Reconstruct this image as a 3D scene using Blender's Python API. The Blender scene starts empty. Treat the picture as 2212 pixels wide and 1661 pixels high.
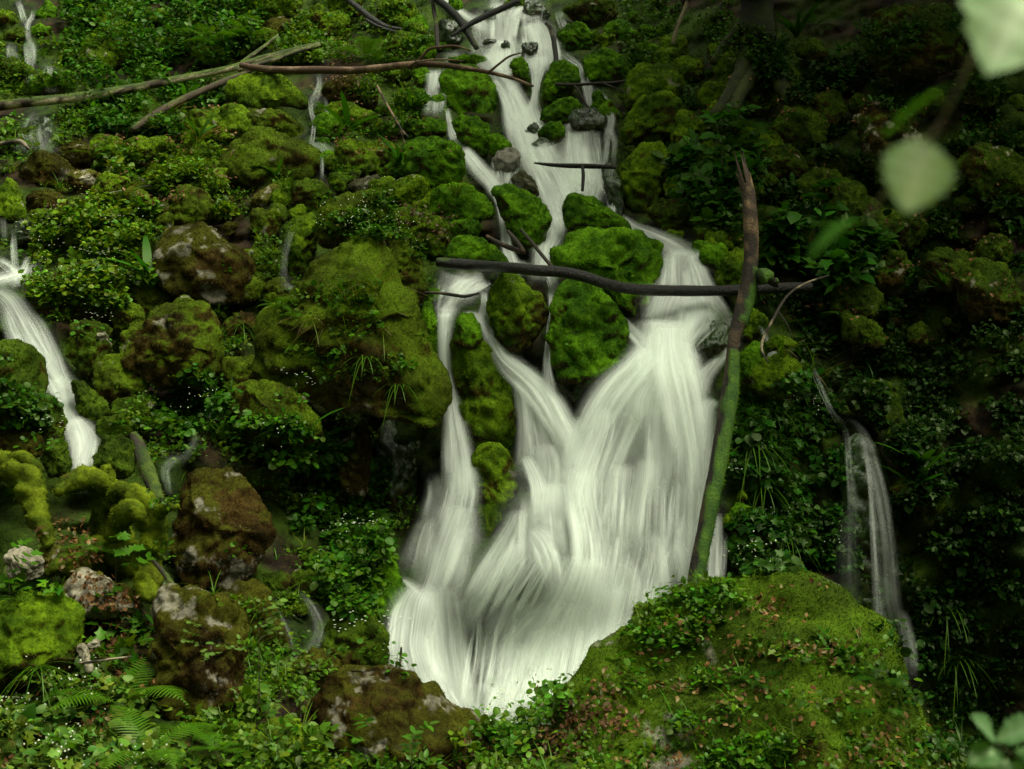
import bpy, bmesh, math, random
import numpy as np
from mathutils import Vector
from math import radians, sin, cos, pi

# ------------------------------------------------------------------ camera, light, exposure
SC = bpy.context.scene
COL = SC.collection
CAMZ = 2.0
FPX = 50 / 36 * 2212.0            # focal length in reference pixels (frame 2212 x 1661)
cam_d = bpy.data.cameras.new("camera"); cam = bpy.data.objects.new("camera", cam_d); COL.objects.link(cam)
cam.location = (0, 0, CAMZ); cam.rotation_euler = (radians(90), 0, 0)
cam_d.lens = 50; cam_d.sensor_width = 36; cam_d.clip_start = 0.05; cam_d.clip_end = 500
cam_d.dof.use_dof = True; cam_d.dof.focus_distance = 9.6; cam_d.dof.aperture_fstop = 4.5
SC.camera = cam
SUN_DIR = Vector((0.34, -0.16, 0.92)).normalized()
SUN_EL = math.asin(SUN_DIR.z); SUN_AZ = math.atan2(SUN_DIR.x, SUN_DIR.y)
world = bpy.data.worlds.new("World"); SC.world = world; world.use_nodes = True
wn = world.node_tree.nodes; wl = world.node_tree.links
wn.clear()
wo = wn.new("ShaderNodeOutputWorld"); bg = wn.new("ShaderNodeBackground"); sky = wn.new("ShaderNodeTexSky")
sky.sky_type = 'NISHITA'; sky.sun_disc = False; sky.sun_elevation = SUN_EL; sky.sun_rotation = SUN_AZ
sky.air_density = 1.0; sky.dust_density = 6.0; sky.ozone_density = 0.6
hs = wn.new("ShaderNodeHueSaturation"); hs.inputs["Saturation"].default_value = 0.15
tn = wn.new("ShaderNodeMixRGB"); tn.blend_type = 'MULTIPLY'; tn.inputs[0].default_value = 1.0
tn.inputs[2].default_value = (0.97, 1.0, 0.82, 1)      # cloud light filtered by the leaf canopy
wl.new(sky.outputs[0], hs.inputs["Color"]); wl.new(hs.outputs[0], tn.inputs[1]); wl.new(tn.outputs[0], bg.inputs[0])
bg.inputs[1].default_value = 0.047
wl.new(bg.outputs[0], wo.inputs[0])
sun_d = bpy.data.lights.new("sun", 'SUN'); sun = bpy.data.objects.new("sun", sun_d); COL.objects.link(sun)
sun_d.energy = 1.5; sun_d.angle = radians(38); sun_d.color = (0.98, 1.0, 0.82)
sun.rotation_euler = SUN_DIR.to_track_quat('Z', 'Y').to_euler(); sun.location = (4, -2, 14)
SC.view_settings.view_transform = 'Standard'; SC.view_settings.look = 'None'
SC.view_settings.exposure = 1.68; SC.view_settings.gamma = 1.0
SC.cycles.max_bounces = 6; SC.cycles.diffuse_bounces = 3; SC.cycles.glossy_bounces = 2
SC.cycles.transmission_bounces = 3; SC.cycles.transparent_max_bounces = 24
SC.cycles.use_adaptive_sampling = False
SC.cycles.caustics_reflective = False; SC.cycles.caustics_refractive = False
SC.cycles.use_denoising = True
try:
    SC.cycles.denoiser = 'OPENIMAGEDENOISE'; SC.cycles.denoising_prefilter = 'ACCURATE'
except Exception: pass

RNG = np.random.default_rng(7)
random.seed(7)

# ------------------------------------------------------------------ numpy helpers
def _hash(ix, iy, iz, seed):
    h = (ix.astype(np.int64) * 374761393 + iy.astype(np.int64) * 668265263 + iz.astype(np.int64) * 2147483647 + seed * 1274126177) & 0xFFFFFFFF
    h = ((h ^ (h >> 13)) * 1274126177) & 0xFFFFFFFF
    h = (h ^ (h >> 16)) & 0xFFFFFFFF
    return h
_G = np.random.default_rng(3).normal(size=(256, 3)); _G /= np.linalg.norm(_G, axis=1)[:, None]
def noise(P, seed=0):
    """gradient noise, about -1..1"""
    P = np.asarray(P, float); f0 = np.floor(P); f = P - f0; i = f0.astype(np.int64)
    w = f * f * f * (f * (f * 6 - 15) + 10)
    out = np.zeros(len(P))
    for dx in (0, 1):
        for dy in (0, 1):
            for dz in (0, 1):
                g = _G[_hash(i[:, 0] + dx, i[:, 1] + dy, i[:, 2] + dz, seed) & 255]
                d = f - np.array([dx, dy, dz])
                wt = (w[:, 0] if dx else 1 - w[:, 0]) * (w[:, 1] if dy else 1 - w[:, 1]) * (w[:, 2] if dz else 1 - w[:, 2])
                out += wt * np.einsum('ij,ij->i', g, d)
    return out * 1.6
def fbm(P, octs=3, seed=0, gain=0.5):
    a = 1.0; s = 0; t = 0
    P = np.asarray(P, float)
    for k in range(octs):
        s = s + a * noise(P * 2 ** k, seed + k * 17); t += a; a *= gain
    return s / t
def smooth(a, b, x):
    t = np.clip((x - a) / (b - a), 0, 1); return t * t * (3 - 2 * t)
def unit(v):
    return v / np.maximum(np.linalg.norm(v, axis=-1, keepdims=True), 1e-9)
def mix(a, b, t):
    t = np.asarray(t)[..., None]; return np.asarray(a) * (1 - t) + np.asarray(b) * t

def mesh_np(name, V, F, col=None, mat=None, parent=None, smooth_sh=True, extra=None, link=True):
    """V (n,3), F (m,k) all the same k, or a list of such arrays"""
    me = bpy.data.meshes.new(name)
    Fs = F if isinstance(F, list) else [F]
    Fs = [np.asarray(f, np.int32) for f in Fs if len(f)]
    nl = sum(f.size for f in Fs); nf = sum(len(f) for f in Fs)
    me.vertices.add(len(V)); me.vertices.foreach_set("co", np.ascontiguousarray(V, np.float32).ravel())
    me.loops.add(nl); me.loops.foreach_set("vertex_index", np.concatenate([f.ravel() for f in Fs]))
    tot = np.concatenate([np.full(len(f), f.shape[1], np.int32) for f in Fs])
    st = np.concatenate([[0], np.cumsum(tot)[:-1]]).astype(np.int32)
    me.polygons.add(nf); me.polygons.foreach_set("loop_start", st); me.polygons.foreach_set("loop_total", tot)
    me.polygons.foreach_set("use_smooth", np.full(nf, bool(smooth_sh)))
    me.update(calc_edges=True)
    if col is not None:
        a = me.attributes.new("Col", 'FLOAT_COLOR', 'POINT')
        c = np.ones((len(V), 4), np.float32); c[:, :3] = col
        a.data.foreach_set("color", c.ravel())
    for k, arr in (extra or {}).items():
        if arr.ndim == 1:
            a = me.attributes.new(k, 'FLOAT', 'POINT'); a.data.foreach_set("value", arr.astype(np.float32))
        else:
            a = me.attributes.new(k, 'FLOAT_VECTOR', 'POINT'); a.data.foreach_set("vector", np.ascontiguousarray(arr, np.float32).ravel())
    if mat: me.materials.append(mat)
    o = bpy.data.objects.new(name, me)
    if link: COL.objects.link(o)
    if parent is not None: o.parent = parent
    return o
def tag(o, label=None, cat=None, group=None, kind=None):
    if label: o["label"] = label
    if cat: o["category"] = cat
    if group: o["group"] = group
    if kind: o["kind"] = kind
    return o
def empty(name, loc):
    o = bpy.data.objects.new(name, None); COL.objects.link(o); o.location = loc
    o.empty_display_size = 0.1; return o

# ------------------------------------------------------------------ materials
def new_mat(name):
    m = bpy.data.materials.new(name); m.use_nodes = True
    n = m.node_tree.nodes; n.clear(); out = n.new("ShaderNodeOutputMaterial")
    return m, n, m.node_tree.links, out
def surf_mat(name, rough=0.85, spec=0.25, scale=55, lo=0.55, hi=1.5, bump=0.5, scale2=240):
    m, n, l, out = new_mat(name)
    p = n.new("ShaderNodeBsdfPrincipled"); at = n.new("ShaderNodeAttribute"); at.attribute_name = "Col"
    tc = n.new("ShaderNodeNewGeometry"); nz = n.new("ShaderNodeTexNoise"); nz.inputs["Scale"].default_value = scale
    nz.inputs["Detail"].default_value = 6; nz.inputs["Roughness"].default_value = 0.65
    mr = n.new("ShaderNodeMapRange"); mr.inputs[1].default_value = 0.3; mr.inputs[2].default_value = 0.7
    mr.inputs[3].default_value = lo; mr.inputs[4].default_value = hi
    mx = n.new("ShaderNodeMixRGB"); mx.blend_type = 'MULTIPLY'; mx.inputs[0].default_value = 1
    l.new(tc.outputs["Position"], nz.inputs["Vector"]); l.new(nz.outputs[0], mr.inputs[0])
    l.new(at.outputs["Color"], mx.inputs[1]); l.new(mr.outputs[0], mx.inputs[2])
    l.new(mx.outputs[0], p.inputs["Base Color"])
    p.inputs["Roughness"].default_value = rough; p.inputs["Specular IOR Level"].default_value = spec
    b = n.new("ShaderNodeBump"); b.inputs["Strength"].default_value = bump; b.inputs["Distance"].default_value = 0.02
    l.new(nz.outputs[0], b.inputs["Height"]); l.new(b.outputs[0], p.inputs["Normal"])
    l.new(p.outputs[0], out.inputs[0])
    return m
def leaf_mat(name, trans=0.35, gloss=0.018, rough=0.4):
    m, n, l, out = new_mat(name)
    at = n.new("ShaderNodeAttribute"); at.attribute_name = "Col"
    d = n.new("ShaderNodeBsdfDiffuse"); t = n.new("ShaderNodeBsdfTranslucent"); g = n.new("ShaderNodeBsdfGlossy")
    g.inputs["Roughness"].default_value = rough; g.inputs["Color"].default_value = (0.75, 0.9, 0.5, 1)
    br = n.new("ShaderNodeMixRGB"); br.blend_type = 'MULTIPLY'; br.inputs[0].default_value = 1; br.inputs[2].default_value = (1.35, 1.2, 0.4, 1)
    l.new(at.outputs["Color"], d.inputs[0]); l.new(at.outputs["Color"], br.inputs[1]); l.new(br.outputs[0], t.inputs[0])
    m1 = n.new("ShaderNodeMixShader"); m1.inputs[0].default_value = trans
    m2 = n.new("ShaderNodeMixShader"); m2.inputs[0].default_value = gloss
    l.new(d.outputs[0], m1.inputs[1]); l.new(t.outputs[0], m1.inputs[2])
    l.new(m1.outputs[0], m2.inputs[1]); l.new(g.outputs[0], m2.inputs[2]); l.new(m2.outputs[0], out.inputs[0])
    return m
def water_mat(name):
    m, n, l, out = new_mat(name)
    fl = n.new("ShaderNodeAttribute"); fl.attribute_name = "flow"
    de = n.new("ShaderNodeAttribute"); de.attribute_name = "dens"
    def nz(sx, sy, det):
        mp = n.new("ShaderNodeMapping"); mp.inputs["Scale"].default_value = (sx, sy, 1.0)
        t = n.new("ShaderNodeTexNoise"); t.inputs["Scale"].default_value = 1.0; t.inputs["Detail"].default_value = det
        t.inputs["Roughness"].default_value = 0.6
        l.new(fl.outputs["Vector"], mp.inputs[0]); l.new(mp.outputs[0], t.inputs["Vector"]); return t
    a = nz(13.0, 0.4, 4); b = nz(70.0, 0.35, 2); c = nz(3.2, 0.8, 3)
    def math_(op, x, y):
        k = n.new("ShaderNodeMath"); k.operation = op
        for i, v in enumerate((x, y)):
            if isinstance(v, (int, float)): k.inputs[i].default_value = v
            else: l.new(v, k.inputs[i])
        return k.outputs[0]
    s = math_('ADD', math_('MULTIPLY', a.outputs[0], 0.30), math_('MULTIPLY', b.outputs[0], 0.30))
    s = math_('ADD', s, math_('MULTIPLY', c.outputs[0], 0.40))
    mr = n.new("ShaderNodeMapRange"); mr.inputs[1].default_value = 0.36; mr.inputs[2].default_value = 0.66
    mr.inputs[3].default_value = 0.25; mr.inputs[4].default_value = 1.30
    l.new(s, mr.inputs[0])
    al = math_('MULTIPLY', mr.outputs[0], de.outputs["Fac"])
    al = math_('MINIMUM', al, 0.96); al = math_('MAXIMUM', al, 0.0)
    d = n.new("ShaderNodeBsdfDiffuse"); d.inputs[0].default_value = (0.94, 0.985, 0.905, 1)
    t = n.new("ShaderNodeBsdfTranslucent"); t.inputs[0].default_value = (0.94, 0.985, 0.905, 1)
    w = n.new("ShaderNodeMixShader"); w.inputs[0].default_value = 0.42
    l.new(d.outputs[0], w.inputs[1]); l.new(t.outputs[0], w.inputs[2])
    tr = n.new("ShaderNodeBsdfTransparent"); mxs = n.new("ShaderNodeMixShader")
    l.new(al, mxs.inputs[0]); l.new(tr.outputs[0], mxs.inputs[1]); l.new(w.outputs[0], mxs.inputs[2])
    l.new(mxs.outputs[0], out.inputs[0])
    return m
M_ROCK = surf_mat("mossy_rock", scale=48, spec=0.06)
M_MOSS = surf_mat("moss_fibre", scale=90, lo=0.75, hi=1.3, bump=0.0, spec=0.03)
M_SOIL = surf_mat("forest_soil", spec=0.12, scale=40, lo=0.5, hi=1.6, bump=0.7)
M_WET = surf_mat("wet_rock", rough=0.35, spec=0.6, scale=35, lo=0.5, hi=1.6)
M_BARK = surf_mat("bark", rough=0.7, spec=0.3, scale=70, lo=0.5, hi=1.5, bump=0.8)
M_WETBARK = surf_mat("wet_bark", rough=0.36, spec=0.32, scale=60, lo=0.4, hi=1.6, bump=0.9)
M_LEAF = leaf_mat("leaf")
M_DEAD = leaf_mat("dead_leaf", trans=0.12, gloss=0.02)
M_PETAL = leaf_mat("petal", trans=0.3, gloss=0.0)
M_WATER = water_mat("silky_water")

# ------------------------------------------------------------------ the slope: distance of the ground as a smooth surface
CP = """0,1661,6.7 0,1450,7.3 0,1250,8.1 0,1000,9.0 0,800,9.8 0,600,10.8 0,400,12 0,200,13.8 0,0,15.8
350,1661,6.5 350,1450,7.4 350,1250,8.3 350,1000,9.2 350,800,10.2 350,600,11.1 350,400,12.3 350,200,14 350,0,16
700,1661,6.9 700,1480,7.8 700,1250,8.9 700,1000,10.0 700,850,10.3 700,600,10.8 700,400,12 700,200,13.9 700,0,16
900,1661,7.0 900,1520,8.4 900,1250,9.2 900,1000,9.9 900,850,10.2 900,640,10.6 900,400,12 900,200,13.9 900,0,16.1
1020,1661,7 1020,1545,8.5 1020,1280,9.0 1020,1000,9.6 1020,800,9.95 1010,665,10.2 1010,600,10.9 1020,450,11.7
1200,1610,7.5 1200,1520,8.5 1200,1250,8.9 1200,1000,9.4 1200,830,9.8 1200,600,10.8 1200,400,12.1 1150,250,13.4 1150,100,14.8 1150,0,16
1420,1450,8.6 1420,1250,9.0 1420,1000,9.35 1420,800,9.6 1420,690,10.1 1450,545,10.8 1400,450,11.6 1400,250,12.8 1400,80,14.5 1400,0,15.5
1620,1600,7.4 1620,1250,9.2 1620,1000,9.5 1620,750,10.1 1620,500,10.9 1620,300,11.9 1620,0,14
1880,1661,8.9 1880,1400,9.5 1880,1000,9.9 1880,700,10.6 1880,400,11.4 1880,150,12.5 1880,0,13.3
2212,1661,9.3 2212,1300,9.5 2212,900,9.7 2212,500,10.6 2212,0,12.3
-700,1661,6.8 -700,1000,9.0 -700,400,12 -700,0,16 2900,1661,8 2900,800,8.8 2900,0,11
-700,-700,24 0,-700,24 700,-700,24 1500,-700,23 2200,-700,20 2900,-700,18
-700,2250,4.4 0,2250,4.4 700,2250,4.4 1500,2250,4.4 2200,2250,4.6 2900,2250,4.6
-700,2750,3 700,2750,3 1500,2750,3 2900,2750,3"""
CPA = np.array([[float(v) for v in t.split(',')] for t in CP.split()])
_X = CPA[:, :2] / 1000.0; _Y = np.log(CPA[:, 2])
def _U(r2): return np.where(r2 > 1e-12, r2 * np.log(np.maximum(r2, 1e-12)), 0)
_N = len(_X); _K = _U(((_X[:, None] - _X[None]) ** 2).sum(-1)) + np.eye(_N) * 2e-3
_Pm = np.hstack([np.ones((_N, 1)), _X]); _A = np.block([[_K, _Pm], [_Pm.T, np.zeros((3, 3))]])
_S = np.linalg.solve(_A, np.concatenate([_Y, np.zeros(3)]))
def depth(px, py):
    px = np.atleast_1d(np.asarray(px, float)); py = np.atleast_1d(np.asarray(py, float))
    out = np.empty(px.size); q = np.stack([px.ravel(), py.ravel()], 1) / 1000.0
    for a in range(0, len(q), 20000):
        s = q[a:a + 20000]
        out[a:a + 20000] = _U(((s[:, None] - _X[None]) ** 2).sum(-1)) @ _S[:_N] + _S[_N] + s @ _S[_N + 1:]
    return np.exp(out).reshape(px.shape)
def unproj(px, py, D):
    px = np.asarray(px, float); py = np.asarray(py, float); D = np.asarray(D, float)
    return np.stack([(px - 1106) / FPX * D, D + 0 * px, CAMZ - (py - 830.5) / FPX * D], -1)
def pt(px, py, off=0.0):
    d = float(depth(px, py)[0]) - off
    return unproj(px, py, d)
# ------------------------------------------------------------------ water courses: centre line and half width of each sheet (reference pixels)
# (points, density, how far the sheet stands off the bed in metres)
FALLS = [
 # top of the cascade
 ([(944,-12,16),(975,12,16),(1001,30,14),(1030,48,22)],0.95,.10),
 ([(1036,20,20),(1036,52,18),(1034,88,20)],0.4,.12),
 ([(1072,4,20),(1078,40,26),(1080,88,32)],0.85,.14),
 ([(1135,6,30),(1112,24,22),(1102,55,20),(1095,92,24)],0.95,.16),
 ([(1150,8,26),(1148,40,24),(1150,70,22)],0.55,.12),
 ([(1105,-14,60),(1108,4,62)],0.6,.05),
 ([(1150,46,26),(1158,66,38),(1166,92,42),(1168,118,44)],1.2,.18),
 ([(1206,22,10),(1214,46,10)],0.5,.06),
 ([(1112,80,76),(1110,100,80),(1108,114,70)],0.55,.10),
 ([(1090,86,22),(1090,100,32),(1088,122,40)],1.0,.2),
 ([(1142,90,12),(1146,105,18),(1150,126,24)],0.45,.22),
 # lip of the left curtain and the main chute
 ([(985,106,28),(983,122,28),(980,142,22)],0.4,.12),
 ([(1036,112,36),(1050,130,34),(1072,152,26),(1094,184,20),(1114,224,20),(1128,262,26),(1138,300,32)],0.9,.2),
 ([(1066,122,26),(1082,140,24),(1100,168,18),(1120,208,20),(1140,245,28),(1160,285,40)],1.1,.16),
 ([(1064,168,8),(1084,196,12),(1098,228,18),(1108,270,24),(1122,310,28)],1.05,.24),
 ([(1166,118,28),(1164,140,20),(1159,175,11),(1156,208,9),(1152,238,20),(1160,268,34)],1.2,.2),
 ([(1122,234,24),(1140,268,40),(1152,310,36),(1164,345,40)],1.15,.2),
 ([(1160,300,44),(1176,340,44),(1200,375,46),(1215,410,40)],1.25,.18),
 ([(1135,330,26),(1160,365,32),(1178,405,34),(1192,440,26),(1200,465,20)],1.2,.14),
 ([(1172,300,24),(1188,335,30)],0.4,.26),
 ([(1252,266,28),(1251,290,34),(1252,330,40),(1256,372,44)],1.0,.26),
 ([(1238,262,20),(1236,300,24),(1232,345,30),(1232,380,34)],0.9,.2),
 ([(1285,272,12),(1290,310,11),(1294,350,11),(1298,385,12)],0.6,.16),
 ([(1255,352,60),(1260,385,66),(1262,412,64),(1258,436,50)],1.15,.12),
 ([(1312,380,14),(1318,410,12),(1322,455,10)],1.0,.14),
 ([(1195,415,30),(1204,440,22),(1202,462,15),(1206,486,22),(1196,510,26),(1180,540,20),(1172,565,20)],1.3,.16),
 ([(1186,470,26),(1190,500,36),(1180,535,32),(1172,572,26)],0.9,.2),
 ([(1336,470,16),(1372,492,20),(1405,506,26),(1440,524,32),(1468,544,40)],1.25,.14),
 # left side branch
 ([(941,148,22),(941,172,22),(938,210,22)],0.85,.16),
 ([(966,232,6),(970,256,8),(982,296,15),(1008,332,20),(1036,370,26),(1064,402,22)],1.05,.16),
 ([(1000,318,14),(1030,356,22),(1062,392,22)],0.8,.2),
 ([(1072,330,9),(1072,352,12),(1070,385,18)],0.7,.18),
 ([(1105,338,22),(1104,368,22),(1096,400,20)],0.55,.2),
 ([(1060,404,12),(1074,428,11),(1084,455,12),(1090,490,13),(1094,530,14),(1104,566,18)],1.0,.18),
 ([(1090,540,16),(1110,566,18),(1130,575,20)],0.7,.14),
 ([(1165,420,10),(1174,450,11),(1182,490,12)],0.4,.34),
 # thin water on the right of the cascade
 ([(1210,106,8),(1224,122,13),(1250,140,10),(1258,160,12),(1270,186,14),(1272,222,10)],0.75,.14),
 ([(1275,186,10),(1296,204,14),(1312,228,10),(1322,256,10),(1316,284,12)],0.75,.14),
 ([(1258,232,22),(1252,250,24),(1246,264,24)],0.4,.16),
 ([(1312,288,7),(1310,320,8),(1306,354,8)],0.5,.14),
 ([(1300,262,12),(1316,276,10),(1328,300,8),(1326,340,7)],0.35,.2),
 # pool and falls on the left of the two pointed rocks
 ([(1010,598,62),(1000,612,58),(985,630,50),(968,655,34),(964,676,26)],1.05,.14),
 ([(1048,600,26),(1020,606,50),(1004,620,40)],1.0,.2),
 ([(966,660,26),(963,690,20),(962,730,18),(962,780,15),(968,822,14),(976,870,22),(986,930,30),(998,1000,34),(1000,1060,38)],1.25,.28),
 ([(960,672,16),(956,720,12),(955,780,10),(962,830,10),(968,890,14),(972,960,20),(974,1020,22)],1.0,.34),
 ([(940,1020,24),(950,1060,30),(945,1120,40)],0.35,.14),
 ([(996,990,34),(1000,1050,38),(990,1110,44),(985,1160,46)],1.0,.24),
 ([(995,1090,40),(978,1140,50),(958,1200,54),(938,1262,46),(915,1300,44)],1.15,.26),
 ([(1005,1110,30),(1000,1170,44),(990,1230,50),(970,1300,52)],0.6,.2),
 ([(930,1110,18),(915,1160,30),(905,1210,40)],0.5,.16),
 ([(862,1248,16),(885,1262,22),(905,1280,30)],0.8,.16),
 ([(915,1270,40),(900,1300,52),(890,1350,56),(886,1400,54),(900,1450,60),(915,1500,60)],1.15,.34),
 ([(945,1262,48),(945,1310,56),(950,1360,58),(955,1420,58),(968,1490,58),(990,1550,50)],1.05,.26),
 ([(880,1310,26),(866,1360,24),(860,1420,26)],0.7,.3),
 ([(985,1290,26),(990,1330,20),(1000,1400,22),(1006,1470,26),(1012,1540,30)],0.9,.3),
 ([(900,1440,60),(930,1500,60),(965,1550,50)],0.8,.3),
 # second stream, slanting right under the pointed rock
 ([(1046,630,8),(1046,660,10),(1042,684,14)],0.85,.18),
 ([(1000,682,18),(1024,682,18),(1046,706,16),(1072,750,22),(1110,795,34),(1160,838,40),(1194,885,36),(1222,935,34),(1250,985,34),(1264,1030,40)],1.1,.18),
 ([(1058,716,10),(1090,770,12),(1135,805,22),(1178,850,22),(1206,905,24),(1236,960,26),(1256,1010,30)],1.2,.24),
 ([(1096,776,8),(1112,815,14),(1130,860,22),(1136,910,22),(1136,960,24),(1134,1000,26)],0.6,.14),
 ([(1120,820,10),(1150,850,26),(1165,900,34),(1180,960,44),(1190,1010,50)],0.75,.12),
 ([(1185,955,54),(1196,1010,64),(1190,1070,70),(1180,1120,76)],0.85,.14),
 ([(1134,985,14),(1148,1010,20),(1164,1050,22),(1166,1110,26)],1.1,.28),
 ([(1194,626,14),(1192,650,9),(1188,690,6),(1185,740,7),(1182,790,10),(1186,840,18)],1.05,.3),
 ([(1172,565,18),(1190,590,16),(1196,618,13)],0.7,.2),
 # right hand main fall
 ([(1470,536,36),(1472,560,46),(1474,600,52),(1475,640,64)],1.25,.2),
 ([(1445,550,20),(1438,600,22),(1424,650,26),(1410,690,28)],0.9,.24),
 ([(1500,545,22),(1512,590,22),(1530,635,26),(1556,670,22),(1578,700,16)],0.85,.24),
 ([(1474,625,76),(1455,670,72),(1440,715,50),(1440,752,40)],1.2,.26),
 ([(1500,640,50),(1500,680,40),(1480,720,34),(1455,758,30)],0.9,.32),
 ([(1330,680,8),(1352,698,14),(1378,728,22),(1402,752,24),(1424,768,26)],0.9,.26),
 ([(1520,668,26),(1540,690,20),(1500,730,20),(1466,765,26)],0.7,.34),
 ([(1446,690,58),(1438,740,60),(1430,775,74),(1420,815,96),(1400,860,118),(1395,905,124)],1.15,.3),
 ([(1448,700,44),(1448,750,50),(1458,790,58),(1472,840,56),(1482,900,54),(1494,960,48),(1500,1020,42),(1498,1080,40)],1.3,.4),
 ([(1430,720,34),(1404,766,40),(1360,812,46),(1322,860,50),(1292,915,42),(1262,975,34),(1245,1025,36)],1.0,.34),
 ([(1412,740,40),(1390,800,54),(1370,850,60),(1350,905,60),(1325,965,56),(1300,1030,54),(1285,1090,56)],0.95,.26),
 ([(1440,740,50),(1440,800,62),(1432,860,70),(1425,925,74),(1420,990,76),(1415,1060,80)],0.85,.22),
 ([(1432,868,34),(1428,900,44),(1426,950,46),(1424,1010,46),(1418,1080,46)],0.75,.36),
 ([(1310,880,26),(1300,930,30),(1280,985,34),(1262,1045,36),(1250,1110,40)],1.0,.4),
 ([(1596,738,10),(1572,760,16),(1544,786,22),(1524,812,24),(1512,850,22)],0.8,.18),
 ([(1546,862,22),(1530,880,22),(1526,930,22),(1520,990,22),(1512,1060,24)],0.85,.3),
 ([(1516,860,26),(1508,920,30),(1512,985,30),(1508,1060,30),(1500,1130,28),(1494,1200,26)],1.15,.28),
 ([(1346,1000,34),(1338,1060,36),(1326,1130,40),(1316,1200,46)],0.8,.3),
 ([(1400,985,26),(1390,1040,28),(1378,1110,30),(1366,1180,34)],0.85,.32),
 ([(1450,1010,40),(1450,1080,42),(1448,1150,44),(1440,1220,50)],0.55,.2),
 ([(1480,1040,26),(1474,1110,30),(1464,1180,34),(1450,1250,40)],0.8,.3),
 ([(1410,1040,60),(1400,1120,66),(1390,1200,70),(1376,1290,80)],0.45,.14),
 # gathering into the white centre
 ([(1252,1010,40),(1254,1070,40),(1266,1130,40),(1274,1190,42),(1270,1250,46),(1250,1320,56)],1.35,.4),
 ([(1206,1040,44),(1210,1100,46),(1216,1160,50),(1222,1230,52)],0.95,.3),
 ([(1160,1060,40),(1160,1130,46),(1160,1200,48),(1164,1260,50)],0.8,.24),
 ([(1126,1100,22),(1110,1140,30),(1080,1195,38),(1048,1250,40),(1020,1300,36),(1008,1350,26)],0.75,.26),
 ([(1148,1140,28),(1170,1165,34),(1190,1215,34),(1196,1270,34)],1.05,.4),
 ([(1120,1150,26),(1108,1200,34),(1092,1250,36),(1080,1300,34)],0.65,.32),
 ([(1270,1200,56),(1256,1260,70),(1228,1330,86),(1196,1400,96),(1166,1470,96),(1130,1540,90)],1.3,.44),
 ([(1240,1260,80),(1200,1310,76),(1150,1360,66),(1110,1410,56),(1085,1470,46),(1075,1540,44)],1.0,.34),
 ([(1080,1280,34),(1066,1330,36),(1050,1390,28),(1044,1450,24),(1044,1520,26)],0.4,.2),
 ([(1250,1300,60),(1236,1370,66),(1220,1440,70),(1200,1510,76),(1180,1570,80)],1.1,.5),
 ([(1140,1390,44),(1120,1440,50),(1104,1500,54),(1090,1560,56)],1.05,.48),
 ([(1340,1160,34),(1330,1220,36),(1310,1290,40),(1296,1360,44)],0.7,.22),
 ([(1316,1240,40),(1316,1300,46),(1310,1370,50),(1300,1430,50)],0.8,.3),
 ([(1330,1190,20),(1348,1210,26),(1366,1250,26),(1374,1310,26)],0.6,.4),
 ([(1410,1148,24),(1420,1190,34),(1426,1250,40),(1424,1310,44)],0.75,.34),
 ([(1462,1168,20),(1476,1200,26),(1484,1260,26),(1480,1300,26)],0.8,.4),
 ([(1400,1240,60),(1390,1300,64),(1376,1360,66)],0.75,.3),
 ([(1340,1310,60),(1326,1370,60),(1310,1430,60),(1290,1480,60)],0.8,.4),
 ([(1548,1108,14),(1546,1170,18),(1544,1230,20),(1540,1290,22)],0.8,.24),
 ([(1566,1150,8),(1560,1210,10),(1556,1270,12)],0.4,.26),
 ([(1110,1480,110),(1100,1530,110),(1096,1580,110)],0.85,.3),
 # thin veils behind the main sheets
 ([(1420,820,120),(1400,900,140),(1390,1000,150),(1380,1100,150),(1360,1200,150),(1330,1320,140)],0.12,.1),
 ([(1180,960,60),(1180,1060,90),(1180,1160,110),(1160,1280,130),(1120,1400,150),(1100,1500,130)],0.12,.1),
 ([(1000,1060,50),(985,1160,66),(950,1270,76),(930,1380,80),(940,1480,80)],0.12,.1),
 ([(1440,690,70),(1440,740,70),(1430,800,90)],0.6,.16),
 ([(1200,1250,110),(1150,1340,120),(1120,1440,120)],0.12,.16),
 ([(1436,690,60),(1434,745,66),(1438,790,78),(1440,830,80)],1.0,.36),
 ([(1396,752,24),(1360,790,30),(1322,826,34),(1285,880,34),(1256,940,30)],0.75,.4),
 ([(1260,900,24),(1242,960,26),(1232,1010,30)],0.7,.3),
 ([(1085,1180,24),(1060,1240,30),(1035,1300,30),(1015,1360,24)],0.6,.34),
 ([(1130,1290,40),(1105,1340,44),(1080,1400,44),(1060,1470,40)],0.8,.3),
 ([(1304,1170,40),(1294,1230,46),(1280,1290,52),(1262,1340,50)],0.95,.3),
 ([(1360,1200,46),(1350,1270,52),(1336,1340,56)],0.8,.34),
 ([(1330,1260,50),(1310,1330,54),(1284,1410,60),(1260,1480,60)],0.95,.42),
] + [([(x+46+x*7%11,1176+x*5%23,3+x%4),(x+14+x*3%9,1246,4+x%3),(x-22,1300+x*11%37,5+x%5)],.6+.06*(x*13%11),.30+.01*(x%9)) for x in range(1040,1164,9)] + [([(x+20+x*7%15,1140+x*17%47,3+x%4),(x+8,1240,5+x%5),(x-14,1320+x*11%47,6+x%5)],.4+.05*(x*13%11),.36) for x in range(1236,1420,13)] + [([(x+10+x*7%13,1300+x*17%61,3+x%5),(x+x*5%9,1420,4+x%7),(x-12,1490+x*11%53,5+x%6)],.35+.05*(x*13%11),.46+.01*(x%9)) for x in range(1010,1260,17)] + [([(x+x*7%9,990+x*17%59,3),(x-2,1090,4+x%4),(x-6,1160+x*11%47,5+x%4)],.25+.04*(x*13%11),.34) for x in range(1270,1520,15)]
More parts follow.
